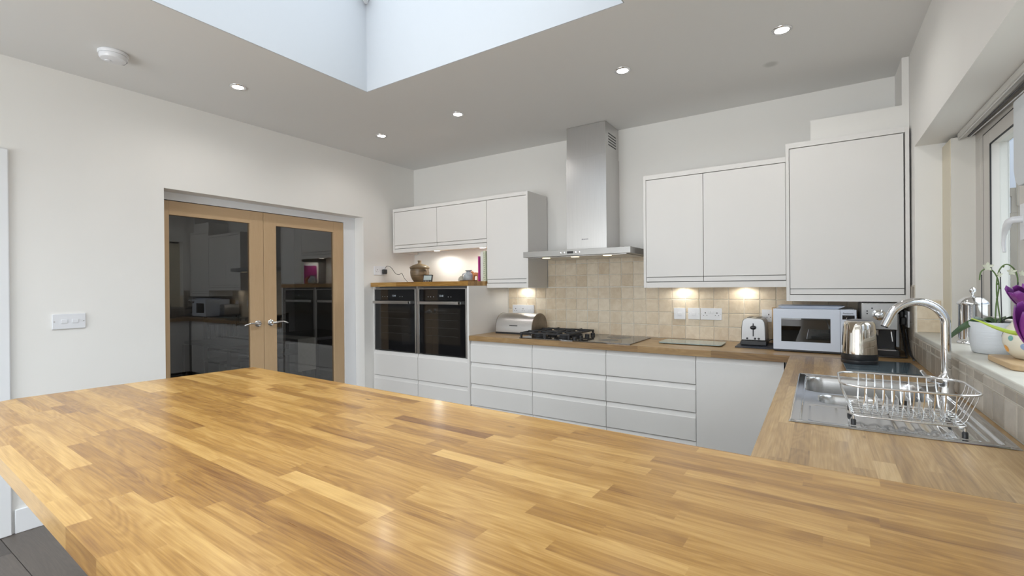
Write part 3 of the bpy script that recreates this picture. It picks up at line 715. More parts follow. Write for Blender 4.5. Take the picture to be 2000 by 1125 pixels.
plate(.146, .086, 'white double socket plate left of the toaster', 'socket', (-.657, yb, 1.103), 0, [('socket', -.04), ('socket', .04), ('switch', -.01), ('switch', .01), ('screw', -.066), ('screw', .066)], 'wall_socket')
plate(.086, .086, 'small white socket plate half hidden behind the microwave', 'socket', (-.285, yb, 1.10), 0, [('socket', 0)], 'wall_socket')
plate(.146, .086, 'white double light switch plate on the bare wall left of the glazed doors', 'switch', (XL+.0005, .890, 1.137), pi/2, [('rocker', -.022), ('rocker', .026), ('screw', -.064), ('screw', .064)], 'light_switch')
plate(.146, .086, 'white double socket on the wall beside the stoneware jar', 'socket', (XL+.0005, 3.215, 1.487), pi/2, [('socket', -.04), ('switch', -.01), ('switch', .012), ('screw', -.066)], 'wall_socket')
plate(.146, .090, 'white socket plate on the window wall behind the coffee machine', 'socket', (XR-.009, 3.455, 1.115), -pi/2, [('switch', -.01), ('switch', .01)], 'wall_socket')
def plug(loc, rz, label, cordpts, r=.003):
    t_ = thing('plug', label, 'plug', loc, rz)
    MB().box(-.025, .025, -.036, -.0092, -.025, .022).build('plug_body', M_black, t_, bevel=.008, seg=3)
    Mi = (Matrix.Translation(loc) @ Matrix.Rotation(rz, 4, 'Z')).inverted()
    pts = [Mi @ Vector(p) for p in cordpts]
    # smooth the cord
    q = []
    for i in range(len(pts)-1):
        p0, p1, p2, p3 = pts[max(i-1, 0)], pts[i], pts[i+1], pts[min(i+2, len(pts)-1)]
        for k_ in range(8):
            s = k_/8; q.append(.5*((2*p1)+(p2-p0)*s+(2*p0-5*p1+4*p2-p3)*s*s+(3*p1-p0-3*p2+p3)*s**3))
    q.append(pts[-1]); MB().tube(q, r, 8).build('cord', M_black, t_, smooth=60)
    return t_
plug((XL+.001, 3.258, 1.480), pi/2, 'black plug with thin cord in the socket beside the stoneware jar',
     [(XL+.022, 3.262, 1.505), (XL+.03, 3.285, 1.535), (XL+.04, 3.33, 1.52), (XL+.05, 3.375, 1.465), (XL+.055, 3.42, 1.45), (XL+.06, 3.455, 1.465), (XL+.07, 3.475, 1.42), (XL+.10, 3.50, 1.371)], .0025)
plug((XR-.011, 3.49, 1.140), -pi/2, 'upper black plug in the socket behind the coffee machine',
     [(XR-.040, 3.48, 1.12), (XR-.036, 3.46, 1.06), (XR-.030, 3.43, 1.00), (XR-.030, 3.38, .94), (XR-.032, 3.32, .9165), (.392, 3.27, .9165), (.33, 3.25, .9165), (.27, 3.262, .9165)], .004)
plug((XR-.011, 3.43, 1.105), -pi/2, 'lower black plug in the socket behind the coffee machine',
     [(XR-.024, 3.42, 1.06), (XR-.018, 3.40, 1.00), (XR-.016, 3.35, .95), (XR-.015, 3.28, .925), (XR-.016, 3.21, .9175), (XR-.022, 3.17, .9175)], .0045)

# ================================================================== on the oven-tower shelf
ZO = 1.367
M_stone = noisy(mat('stoneware_glaze', (.17, .125, .075), .35), 9, .6, .25, 30, stretch=(1, 1, 7), dist=.003)
j = thing('stoneware_jar', 'brown banded stoneware lidded jar with side handle on the oven shelf', 'jar', (-3.335, 3.44, ZO+.0005))
MB().lathe([(0, 0), (.052, 0), (.056, .004), (.075, .03), (.090, .065), (.094, .10), (.091, .128), (.096, .140), (.100, .146), (.0985, .150), (.090, .149), (0, .149)], n=40).build('body', M_stone, j, smooth=50)
li = MB().lathe([(.096, .1505), (.094, .156), (.070, .170), (.035, .183), (.017, .189), (.016, .205), (.021, .213), (.018, .219), (0, .220)], n=36).build('lid', M_stone, j, smooth=50)
MB().tube([(.086, -.02, .120), (.104, -.024, .124), (.116, -.028, .110), (.115, -.028, .088), (.102, -.024, .074), (.088, -.02, .076)], .008, 8).build('handle', M_stone, j, smooth=60)
cl_ = thing('display_clock', 'small black digital display clock in front of the stoneware jar', 'clock', (-3.160, 3.365, ZO+.0005), .15)
b_ = MB().box(-.052, .052, -.008, .006, 0, .072).build('case', M_black, cl_, bevel=.003); b_.rotation_euler = (-.22, 0, 0)
s_ = MB().box(-.044, .044, -.0092, -.0082, .018, .064).build('screen', emis('lcd', (.42, .50, .50), .10), cl_); s_.rotation_euler = (-.22, 0, 0)
for i in range(5):
    k_ = MB().box(-.040+i*.018, -.034+i*.018, -.0092, -.0082, .005, .012).build('button', M_wplastic, cl_); k_.rotation_euler = (-.22, 0, 0)
MB().prism([(.006, .001), (.040, .001), (.012, .045)], -.02, .02, 'x').build('stand', M_black, cl_)
ty = thing('serving_tray', 'thin brown wooden tray under the jug beside the books', 'tray', (-2.650, 3.36, ZO+.0005))
MB().lathe([(0, 0), (.075, 0), (.095, .006), (.097, .010), (.090, .008), (0, .005)], n=40, sx=1.1, sy=.7).build('dish', noisy(mat('tray_wood', (.30, .18, .08), .5), 20, .2), ty, smooth=50)
jg = thing('stoneware_jug', 'blue grey stoneware jug with flared rim on the brown tray', 'jug', (-2.655, 3.365, ZO+.0065))
M_jug = noisy(mat('jug_glaze', (.36, .40, .43), .3), 30, .35, .1, 60)
MB().lathe([(0, 0), (.040, 0), (.050, .015), (.052, .035), (.042, .060), (.026, .076), (.022, .084), (.034, .095), (.032, .0955), (.019, .086), (0, .080)], n=32).build('body', M_jug, jg, smooth=50)
MB().tube([(-.030, -.01, .070), (-.055, -.016, .062), (-.064, -.018, .038), (-.052, -.015, .014)], .006, 8).build('handle', M_jug, jg, smooth=60)
cz = thing('butter_dish', 'pale domed pottery dish at the left end of the brown tray', 'dish', (-2.715, 3.335, ZO+.0065))
MB().lathe([(0, 0), (.030, 0), (.031, .010), (.024, .030), (.012, .042), (0, .045)], n=28).build('dome', noisy(mat('dish_glaze', (.42, .40, .33), .35), 20, .2), cz, smooth=50)
pt_ = thing('clay_horse', 'small terracotta animal figure standing beside the magenta book', 'figurine', (-2.563, 3.352, ZO+.0005), .3)
M_terra = noisy(mat('terracotta', (.50, .20, .07), .45), 30, .2)
b_ = MB(); b_.lathe([(0, -.030), (.014, -.026), (.018, -.008), (.016, .012), (.015, .024), (0, .030)], (0, 0, .062), 16, 'x'); b_.tube([(-.022, 0, .066), (-.030, 0, .080), (-.036, 0, .086), (-.044, 0, .078)], [.011, .010, .009, .005], 10)
b_.build('body', M_terra, pt_, smooth=60)
for x, y_ in ((-.018, -.009), (-.018, .009), (.020, -.009), (.020, .009)): MB().tube([(x, y_, .058), (x*1.15, y_*1.2, .03), (x*1.1, y_*1.2, .0)], [.008, .006, .006], 8).build('leg', M_terra, pt_, smooth=60)
def book(x, w, h, d, y_, cover, label, rz=0, band=None):
    r = thing('book', label, 'book', (x, y_, ZO+.0005), rz)
    t_ = .0018
    MB().box(-w/2, -w/2+t_, 0, d, 0, h).box(w/2-t_, w/2, 0, d, 0, h).box(-w/2+t_, w/2-t_, 0, t_, 0, h).build('cover', cover, r)
    MB().box(-w/2+t_, w/2-t_, t_, d-.004, .003, h-.003).build('pages', mat('pages', (.78, .75, .68), .9), r)
    return r
M_mag = mat('magenta_cloth', (.42, .03, .22), .45)
book(-2.5245, .017, .222, .16, 3.345, M_mag, 'thin magenta book standing on the oven shelf', .0)
M_green = noisy(mat('green_cover', (.62, .66, .50), .5), 6, .03)
book(-2.497, .027, .262, .19, 3.352, mat('white_cover', (.78, .78, .76), .45), 'tall white spined book between the magenta and the patterned book')
bk = book(-2.469, .026, .268, .19, 3.352, M_green, 'tall pale green patterned book against the narrow wall cabinet')
for i in range(14): MB().lathe([(0, 0), (.004, 0), (.004, .0005), (0, .0005)], (random.Random(i).uniform(-.007, .007), 0, .014+i*.018), 7, 'y').build('flower_print', mat('print_dark', (.12, .13, .10), .6), bk)

# ================================================================== on the back worktop
bb = thing('bread_bin', 'brushed steel roll top bread bin beside the oven end panel', 'bread bin', (-2.185, 3.372, ZW+.0005))
prof = [(.27, 0)]+[(.135-.135*cos(radians(180-a)) if False else .135+.135*cos(radians(a)), .020+.155*sin(radians(a))**.75) for a in range(4, 177, 8)]+[(0, .018), (0, 0)]
body = [p for p in prof]
MB().prism(body, -.180, .180, 'x').build('roll_top', M_steelh, bb, smooth=30)
for s in (-1, 1):
    a, c_ = (-.186, -.1805) if s < 0 else (.1805, .186)
    MB().prism([(y_, z_+.001) for y_, z_ in body], a, c_, 'x').build('end_cap', noisy(mat('bread_bin_end', (.26, .22, .18), .35, .7), 12, .3), bb, smooth=30)
MB().box(-.179, .179, -.004, -.0005, .001, .016).build('base_strip', M_black, bb)
MB().tube([(-.040, .020, .075), (-.040, .006, .073), (.040, .006, .073), (.040, .020, .075)], .004, 8).build('handle', M_black, bb, smooth=60)

gh = thing('gas_hob', 'black glass gas hob with cast iron pan supports', 'hob', (-1.745, 3.385, ZW+.0005))
MB().prism(rrect(-.235, .232, -.245, .245, .004, 2), 0, .006).build('glass_top', M_hobglass, gh, bevel=.001)
for x in (-.125, .095):
    for y_ in (-.115, .12):
        q = MB().lathe([(0, 0), (.045, 0), (.045, .010), (.034, .013), (.034, .022), (0, .022)], (x, y_, .0065), 24).build('burner', M_iron, gh, smooth=40)
        MB().lathe([(0, 0), (.030, 0), (.030, .007), (0, .009)], (x, y_, .029), 24).build('burner_cap', M_black, q, smooth=40)
for x0, x1 in ((-.225, -.020), (-.008, .190)):
    gr = MB(); z_ = .048; w_ = .005; xm = (x0+x1)/2
    for a, c_ in (((x0, -.225), (x1, -.225)), ((x0, .225), (x1, .225)), ((x0, -.225), (x0, .225)), ((x1, -.225), (x1, .225)), ((x0, 0), (x1, 0))):
        gr.box(min(a[0], c_[0])-w_, max(a[0], c_[0])+w_, min(a[1], c_[1])-w_, max(a[1], c_[1])+w_, z_-.012, z_)
    for yc in (-.115, .115):
        gr.box(x0, xm-.025, yc-w_, yc+w_, z_-.010, z_+.006).box(xm+.025, x1, yc-w_, yc+w_, z_-.010, z_+.006)
        gr.box(xm-w_, xm+w_, yc+.025, yc+.11, z_-.010, z_+.006).box(xm-w_, xm+w_, yc-.11, yc-.025, z_-.010, z_+.006)
    for a in (x0, x1):
        for c_ in (-.225, .225): gr.box(a-.007, a+.007, c_-.007, c_+.007, .0065, z_)
    gr.build('pan_support', M_iron, gh, bevel=.002)
for y_ in (-.17, -.06, .06, .17):
    MB().lathe([(0, 0), (.018, 0), (.017, .018), (0, .020)], (.212, y_, .0065), 20).build('knob', M_black, gh, smooth=40)
ih = thing('induction_hob', 'flat black glass induction hob reflecting the tiles', 'hob', (-1.295, 3.385, ZW+.0005))
MB().prism(rrect(-.214, .216, -.245, .245, .004, 2), 0, .006).build('glass_top', M_hobglass, ih, bevel=.001)
for y_, r_ in ((-.09, .07), (.12, .09)):
    MB().lathe([(r_, .0), (r_+.0015, 0), (r_+.0015, .0003), (r_, .0003)], (0, y_, .006), 48).build('cooking_zone', mat('zone_print', (.10, .10, .10), .3), ih)
cb_ = thing('glass_chopping_board', 'pale green glass chopping board lying between hob and toaster', 'chopping board', (-.738, 3.440, ZW+.0005), .01)
MB().prism(rrect(-.205, .205, -.118, .118, .022, 6), .004, .010).build('board', mat('board_glass', (.30, .37, .35), .08, spec=.7), cb_, bevel=.001)
for x in (-.17, .17):
    for y_ in (-.09, .09): MB().lathe([(0, 0), (.008, 0), (.008, .0035), (0, .0035)], (x, y_, 0), 12).build('foot', M_black, cb_)

tm = tag(MB().prism(rrect(-.455, -.233, 3.342, 3.672, .006, 3), ZW+.0005, ZW+.0065).build('slate_mat', noisy(mat('slate', (.025, .03, .045), .5), 20, .3, .3), bevel=.001), 'dark slate mat under the steel toaster', 'mat')
M_steelt = noisy(mat('toaster_steel', (.40, .40, .40), .36, 1), 3, .05, .06, 8, stretch=(220, 220, 2))
ts = thing('toaster', 'two slice brushed steel toaster on a dark slate mat', 'toaster', (-.357, 3.445, ZW+.0070))
MB().prism([(-.076, .002), (.076, .002), (.076, .026), (.071, .032), (-.071, .032), (-.076, .026)], -.004, .215, 'y').build('base', M_black, ts, bevel=.003)
bo = [(-.072, .033), (.072, .033), (.070, .120), (.066, .155), (.056, .172), (.040, .178), (-.040, .178), (-.056, .172), (-.066, .155), (-.070, .120)]
MB().prism(bo, 0, .210, 'y').build('body', M_steelt, ts, smooth=40, bevel=.004)
MB().box(-.040, -.016, .03, .18, .1785, .1805).box(.016, .040, .03, .18, .1785, .1805).build('slot', M_black, ts)
MB().box(-.0035, .0035, -.0015, -.0003, .060, .145).build('lever_slot', M_black, ts)
MB().lathe([(0, -.018), (.010, -.014), (.0125, -.006), (.0125, .006), (.010, .014), (0, .018)], (0, -.012, .118), 16, 'x').build('lever', M_black, ts, smooth=50)
for x in (-.036, .010, .032): MB().lathe([(0, 0), (.0065, 0), (.0065, .004), (0, .005)], (x, -.0003, .046), 14, 'y').build('dial', M_black, ts, smooth=40)
MB().tube([(.073, .12, .02), (.10, .12, .035), (.115, .14, .025), (.118, .17, .008), (.118, .20, .001)], .003, 8).build('cord', M_black, ts, smooth=60)

# microwave
mw = thing('microwave', 'white microwave oven with dark window in the worktop corner', 'microwave', (-.023, 3.280, ZW+.0005))
b_ = MB(); b_.box(-.205, .203, .018, .335, .012, .257); b_.build('body', M_mwhite, mw, bevel=.006, seg=3)
# front frame with opening for the window
x0, x1, wz0, wz1, wx0, wx1 = -.207, .128, .014, .258, -.165, .083
fr_ = MB().box(x0, wx0, 0, .017, wz0, wz1).box(wx1, x1, 0, .017, wz0, wz1).box(wx0, wx1, 0, .017, wz0, .062).box(wx0, wx1, 0, .017, .203, wz1).build('door', M_mwhite, mw)
MB().box(wx0, wx1, .006, .008, .062, .203).build('door_window', M_mwwin, fr_)
MB().box(wx0, wx1, .0165, .0178, .062, .203).build('cavity', noisy(mat('cavity_grey', (.20, .19, .17), .4), 5, .2), fr_)
MB().box(.1295, .205, 0, .017, wz0, wz1).build('control_panel', M_mwhite, mw, bevel=.002)
MB().box(.139, .196, -.001, -.0001, .202, .226).build('display', M_blackglass, mw)
add_text('Panasonic', .0125, mw, (.167, -.0006, .237), (pi/2, 0, 0), mat('lettering_dark', (.03, .03, .04), .5))
for r_ in range(6):
    for c_ in range(3): MB().box(.139+c_*.020, .155+c_*.020, -.0008, -.0001, .060+r_*.021, .074+r_*.021).build('key', mat('key_grey', (.55, .60, .68), .4) if 'key_grey' not in bpy.data.materials else bpy.data.materials['key_grey'], mw)
MB().box(-.205, .203, .004, .33, .004, .0115).build('base_plate', M_black, mw)
for x in (-.18, .18):
    for y_ in (.03, .30): MB().lathe([(0, 0), (.012, 0), (.012, .004), (0, .004)], (x, y_, 0), 12).build('foot', M_black, mw)
tr = thing('white_tray', 'shallow white rectangular tray lying on top of the microwave', 'tray', (-.045, 3.300, ZW+.2590))
t_ = MB()
for (a, b2, c_, d_) in ((-.150, .150, 0, .20),):
    t_.add([(a+.01, c_+.01, 0), (b2-.01, c_+.01, 0), (b2-.01, d_-.01, 0), (a+.01, d_-.01, 0), (a-.012, c_-.004, .017), (b2+.025, c_-.004, .017), (b2+.025, d_+.012, .017), (a-.012, d_+.012, .017),
            (a-.004, c_+.003, .017), (b2+.017, c_+.003, .017), (b2+.017, d_+.005, .017), (a-.004, d_+.005, .017), (a+.014, c_+.014, .003), (b2-.014, c_+.014, .003), (b2-.014, d_-.014, .003), (a+.014, d_-.014, .003)],
           [(3, 2, 1, 0), (0, 1, 5, 4), (1, 2, 6, 5), (2, 3, 7, 6), (3, 0, 4, 7), (4, 5, 9, 8), (5, 6, 10, 9), (6, 7, 11, 10), (7, 4, 8, 11), (8, 9, 13, 12), (9, 10, 14, 13), (10, 11, 15, 14), (11, 8, 12, 15), (12, 13, 14, 15)])
t_.build('tray', M_mwhite, tr)
cbd = thing('wooden_board', 'edge of a wooden board standing behind the microwave', 'chopping board', (-.245, 3.655, ZW+.0005))
b_ = MB().box(-.02, .30, 0, .018, 0, .250).build('board', noisy(mat('board_beech', (.55, .36, .18), .5), 10, .15), cbd, bevel=.004); b_.rotation_euler = (-.05, 0, 0)

# coffee machine
cm = thing('coffee_machine', 'steel and black espresso coffee machine beside the microwave', 'coffee machine', (.283, 3.300, ZW+.0005))
MB().prism([(-.079, .150), (.083, .150), (.083, .290), (.080, .296), (-.076, .296), (-.079, .290)], 0, .26, 'y').build('top_housing', M_steelt, cm, bevel=.003)
MB().box(-.075, .080, .095, .26, .035, .149).build('back_body', M_black, cm, bevel=.003)
MB().box(-.078, .090, .0, .26, .0, .0345).build('drip_tray_base', M_black, cm, bevel=.003)
MB().box(-.068, .075, .005, .092, .035, .039).build('drip_grille', M_steel, cm)
MB().lathe([(0, 0), (.030, 0), (.030, .012), (.022, .016), (.018, .030), (0, .032)], (.0, -.0005, .232), 28, 'y').build('steam_dial', M_chrome, cm, smooth=40)
for x, z_ in ((-.052, .252), (-.052, .238), (-.030, .268)): MB().lathe([(0, 0), (.004, 0), (.004, .002), (0, .002)], (x, -.0005, z_), 10, 'y').build('button', M_black, cm)
gh_ = MB().lathe([(0, 0), (.026, 0), (.026, .030), (.020, .034), (0, .034)], (-.02, .045, .115), 24).build('group_head', M_chrome, cm, smooth=40)
MB().tube([(-.02, .02, .128), (-.02, -.03, .124), (-.02, -.075, .118)], [.008, .009, .010], 10).build('portafilter_handle', M_black, gh_, smooth=50)
MB().tube([(.055, .03, .149), (.057, .02, .12), (.060, .012, .085)], .0035, 8).build('steam_wand', M_chrome, cm, smooth=60)
MB().box(.0845, .100, .10, .24, .045, .235).build('water_tank', mat('tank_plastic', (.42, .44, .47), .2), cm, bevel=.006, seg=4)

# kettle on its board
km = thing('glass_mat', 'grey blue marbled glass worktop saver under the kettle', 'mat', (.247, 2.857, ZW+.0005), .02)
MB().prism(rrect(-.142, .142, -.182, .182, .006, 3), .003, .009).build('board', noisy(mat('marble_glass', (.085, .115, .135), .08, spec=.7), 6, .5, stretch=(1, 5, 1)), km, bevel=.001)
for x in (-.12, .12):
    for y_ in (-.16, .16): MB().lathe([(0, 0), (.007, 0), (.007, .0025), (0, .0025)], (x, y_, 0), 10).build('foot', M_black, km)
kt = thing('kettle', 'polished steel jug kettle with black base', 'kettle', (.172, 2.925, ZW+.0100), -.55)
MB().lathe([(0, 0), (.074, 0), (.076, .003), (.076, .016), (.073, .019), (0, .019)], n=40).build('power_base', M_black, kt, smooth=40)
MB().lathe([(0, .0195), (.074, .0195), (.076, .024), (.0745, .048), (0, .048)], n=40).build('base_band', M_black, kt, smooth=40)
MB().lathe([(.0745, .0485), (.074, .06), (.069, .14), (.066, .190), (.062, .204), (.055, .210), (.050, .210)], n=56).build('body', M_kettle, kt, smooth=50)
MB().lathe([(.054, .208), (.050, .213), (.030, .218), (0, .2195)], n=36).build('lid', mat('kettle_lid', (.13, .13, .14), .3), kt, smooth=50)
MB().add([(.0, -.062, .205), (.022, -.058, .206), (-.022, -.058, .206), (0, -.085, .205), (.0, -.071, .150)], [(3, 1, 4), (2, 3, 4), (0, 1, 3), (0, 3, 2), (1, 0, 4), (0, 2, 4)]).build('spout', M_kettle, kt, smooth=60)
MB().tube([(0, .055, .200), (0, .085, .198), (0, .103, .170), (0, .105, .110), (0, .098, .06), (0, .075, .040)], [.010, .011, .011, .010, .009, .009], 10).build('handle', M_black, kt, smooth=60)

# ================================================================== sink, tap, dish rack
sk_ = thing('kitchen_sink', 'stainless steel inset sink with one and a half bowls and drainer', 'sink', (0, 0, 0))
def sdrr(x, y_, x0, x1, y0, y1, r):
    cx, cy, hx, hy = (x0+x1)/2, (y0+y1)/2, (x1-x0)/2-r, (y1-y0)/2-r
    dx, dy = abs(x-cx)-hx, abs(y_-cy)-hy
    return math.hypot(max(dx, 0), max(dy, 0))+min(max(dx, dy), 0)-r
def sm(a, b2, t_):
    t_ = min(1, max(0, (t_-a)/(b2-a))); return t_*t_*(3-2*t_)
def sinkz(x, y_):
    z = ZW+.0035
    d = sdrr(x, y_, SX0, SX1, SY0, SY1, .02)
    z += .002*sm(-.014, -.004, d)-.0045*sm(-.004, 0, d)
    z -= .0045*sm(-.026, -.034, d) if False else .004*(1-sm(-.034, -.024, d))
    b1 = sdrr(x, y_, -.042, .335, 2.110, 2.462, .06); z -= .155*(1-sm(-.020, .001, b1))+.002*(1-sm(0, .006, b1))
    b2 = sdrr(x, y_, .0, .180, 1.915, 2.080, .05); z -= .09*(1-sm(-.018, .001, b2))
    dr = sdrr(x, y_, -.03, .37, 1.655, 1.885, .02)
    z -= .0025*(1-sm(-.012, 0, dr))
    if dr < -.012:
        z += .0016*(.5+.5*cos((x+.03)/.034*2*pi))
    return z
def axis_pts(a, b2, hot, step, fine):
    p = [a]
    while p[-1] < b2-1e-6:
        x = p[-1]; st = fine if any(abs(x-h_) < .036 for h_ in hot) else step
        p.append(min(b2, x+st))
    return p
xs = axis_pts(SX0, SX1, (SX0, -.035, .0, .175, .330, SX1), .005, .0028); ys = axis_pts(SY0, SY1, (SY0, 1.655, 1.885, 1.925, 2.085, 2.125, 2.455, SY1), .005, .0028)
vs = [(x, y_, sinkz(x, y_)) for y_ in ys for x in xs]; nx = len(xs); fs = [(j_*nx+i, j_*nx+i+1, (j_+1)*nx+i+1, (j_+1)*nx+i) for j_ in range(len(ys)-1) for i in range(nx-1)]
sm_ = MB().add(vs, fs); sm_.m = [1 if min(vs[i][2] for i in f) < ZW-.008 else 0 for f in fs]
sm_.build('sink_deck', [M_sinkdeck, M_sink], sk_, smooth=180)
for x, y_, z_ in ((.15, 2.29, ZW-.1560), (.087, 2.005, ZW-.0905)):
    w_ = MB().lathe([(0, .001), (.020, .001), (.024, .004), (.038, .004), (.040, .001)], (x, y_, z_), 28).build('waste', M_chrome, sk_, smooth=40)
    MB().lathe([(0, .006), (.014, .006), (.016, .002)], (x, y_, z_), 20).build('strainer', M_chrome, w_, smooth=40)
# tap
tp = thing('mixer_tap', 'tall chrome swan neck mixer tap on the sink', 'tap', (.390, 2.298, ZW+.001))
MB().lathe([(.0, 0), (.024, 0), (.025, .004), (.0235, .010), (.022, .022), (.0205, .03), (.024, .045), (.025, .055), (.021, .063), (.0155, .070), (.015, .085)], n=32).build('body', M_chrome, tp, smooth=50)
R_ = .083; cz_ = .253; pts = [(0, 0, .07), (0, 0, .15), (0, 0, .21)]+[(-R_+R_*cos(radians(a)), -.15*(R_-R_*cos(radians(a))), cz_+R_*sin(radians(a))) for a in range(0, 167, 8)]
e1, e0 = Vector(pts[-1]), Vector(pts[-2]); dd = (e1-e0).normalized(); pts += [tuple(e1+dd*.022), tuple(e1+dd*.042)]
MB().tube(pts, .0145, 20).build('spout', M_chrome, tp, smooth=60)
q = e1+dd*.0425; MB().tube([tuple(q), tuple(q+dd*.004)], .0115, 20).build('aerator', M_black, tp, smooth=60)
MB().tube([(-.018, -.010, .048), (-.035, -.020, .052), (-.052, -.030, .056)], [.013, .012, .012], 14).build('lever_hub', M_chrome, tp, smooth=50)
MB().tube([(-.050, -.029, .056), (-.062, -.034, .066), (-.075, -.04, .085)], [.008, .006, .005], 10).build('lever', M_chrome, tp, smooth=50)

# dish rack
rk = thing('dish_rack', 'chrome wire dish rack with black feet on the sink drainer', 'dish rack', (0, 0, 0))
rx0, rx1, ry0_, ry1_, rz_ = .052, .350, 1.615, 1.878, 1.030
bx0, bx1, by0, by1, bz = .078, .322, 1.648, 1.845, .942
MB().tube([(x, y_, rz_) for x, y_ in rrect(rx0, rx1, ry0_, ry1_, .055, 6)], .0032, 8, closed=True).build('top_rim', M_wire, rk, smooth=60)
MB().tube([(x, y_, bz+.0) for x, y_ in rrect(bx0, bx1, by0, by1, .02, 4)], .0028, 8, closed=True).build('base_rim', M_wire, rk, smooth=60)
wr_ = .0016
def uwire(p, name='wire'): return MB().tube(p, wr_, 6).build(name, M_wire, rk, smooth=60)
n = 10
for i in range(n):
    f_ = (i+.5)/n; xt = rx0+.045+(rx1-rx0-.09)*f_; xb = bx0+.015+(bx1-bx0-.03)*f_
    uwire([(xt, ry0_, rz_), (xt, ry0_+.004, rz_-.02), (xb, by0-.002, bz+.012), (xb, by0+.008, bz+.004), (xb, by1-.008, bz+.004), (xb, by1+.002, bz+.012), (xt, ry1_-.004, rz_-.02), (xt, ry1_, rz_)])
for i in range(5):
    f_ = (i+.5)/5; yt = ry0_+.045+(ry1_-ry0_-.09)*f_; yb_ = by0+.01+(by1-by0-.02)*f_
    for xt, xb, s in ((rx0, bx0, 1), (rx1, bx1, -1)):
        uwire([(xt, yt, rz_), (xt+s*.004, yt, rz_-.02), (xb-s*.002, yb_, bz+.012), (xb+s*.006, yb_, bz+.002)])
for i in range(7):
    y_ = by0+.012+(by1-by0-.024)*i/6; uwire([(bx0, y_, bz+.0), (bx1, y_, bz+.0)])
for i in range(8):   # plate prongs
    x = bx0+.04+(bx1-bx0-.08)*i/7
    for y_ in (by0+.06, by0+.085):
        uwire([(x, y_, bz+.002), (x+.001, y_, bz+.045), (x-.003, y_, bz+.052)], 'prong')
for x, y_ in ((bx0+.005, by0+.008), (bx1-.005, by0+.008), (bx0+.005, by1-.008), (bx1-.005, by1-.008)):
    MB().tube([(x, y_, ZW+.008), (x, y_, bz)], .0028, 8).build('leg', M_wire, rk, smooth=60)
    MB().lathe([(0, 0), (.0065, 0), (.0065, .014), (.004, .017), (0, .017)], (x, y_, ZW+.0035), 12).build('foot', M_black, rk, smooth=40)

# ================================================================== on the window sill
cf = thing('cafetiere', 'polished steel domed cafetiere on the window sill', 'coffee pot', (.556, 2.768, ZSL+.0005))
MB().lathe([(0, 0), (.050, 0), (.052, .003), (.050, .010), (.046, .013), (0, .013)], n=40).build('base_ring', M_chrome, cf, smooth=40)
MB().lathe([(.0455, .0135), (.0465, .020), (.0465, .165), (.0475, .168)], n=48).build('body', M_chrome, cf, smooth=40)
MB().lathe([(.051, .1685), (.052, .172), (.048, .180), (.036, .195), (.018, .203), (.008, .205), (0, .205)], n=48).build('lid', M_chrome, cf, smooth=50)
MB().lathe([(0, .2055), (.004, .206), (.0035, .214), (.007, .218), (.0115, .225), (.0115, .231), (.007, .239), (0, .242)], n=24).build('plunger_knob', M_chrome, cf, smooth=50)
MB().tube([(.0, .046, .155), (.0, .072, .15), (.0, .075, .08), (.0, .046, .04)], .005, 8).build('handle', M_chrome, cf, smooth=60)

M_pot = noisy(mat('white_pot_glaze', (.72, .75, .78), .3), 4, .02, .5, 1, stretch=(1, 1, 220), dist=.002)
M_leaf = noisy(mat('orchid_leaf', (.035, .085, .025), .35), 12, .3)
M_stem = mat('orchid_stem', (.12, .20, .06), .5)
M_petal = mat('orchid_petal', (.72, .74, .60), .5)
def leaf_mesh(path, width, thick=.0, fold=.25, roll=0):
    """leaf blade along a list of points, tapering at both ends"""
    P = [Vector(p) for p in path]; m_ = MB(); k_ = len(P); vs = []; fs = []
    for i, p in enumerate(P):
        t_ = (P[min(i+1, k_-1)]-P[max(i-1, 0)]).normalized(); s = t_.cross(Vector((0, 0, 1)))
        if s.length < .05: s = Vector((1, 0, 0))
        s.normalize(); s = Matrix.Rotation(roll, 3, t_) @ s; u_ = s.cross(t_).normalized(); f_ = i/(k_-1); w = width*(sin(pi*min(1, f_*.86+.10))**.7)
        if i == k_-1: w = .0006
        for q_ in (-1, -.5, 0, .5, 1): vs.append(p+s*w*q_+u_*abs(q_)*w*fold)
        for q_ in (-1, -.5, 0, .5, 1): vs.append(p+s*w*q_+u_*(abs(q_)*w*fold-.0012))
    for i in range(k_-1):
        for j_ in range(4):
            a = i*10+j_; fs.append((a, a+1, a+11, a+10)); fs.append((a+5, a+15, a+16, a+6))
        fs.append((i*10, i*10+10, i*10+15, i*10+5)); fs.append((i*10+4, i*10+9, i*10+19, i*10+14))
    return m_.add(vs, fs)
def spl(pts, n=8):
    pts = [Vector(p) for p in pts]; q_ = []
    for i in range(len(pts)-1):
        p0, p1, p2, p3 = pts[max(i-1, 0)], pts[i], pts[i+1], pts[min(i+2, len(pts)-1)]
        for k_ in range(n):
            s = k_/n; q_.append(.5*((2*p1)+(p2-p0)*s+(2*p0-5*p1+4*p2-p3)*s*s+(3*p1-p0-3*p2+p3)*s**3))
    q_.append(pts[-1]); return q_
op = thing('potted_orchid', 'two stemmed orchid with small cream flowers in a white ribbed pot', 'plant', (.545, 2.415, ZSL+.0005))
MB().lathe([(0, 0), (.056, 0), (.062, .004), (.068, .03), (.072, .07), (.0725, .112), (.071, .116), (.067, .116), (.066, .100), (0, .100)], n=48).build('pot', M_pot, op, smooth=50)
MB().lathe([(0, .103), (.066, .1035)], n=32).build('soil', noisy(mat('bark_soil', (.05, .035, .02), .9), 60, .5, .8, 90), op)
def vdir(px): return None
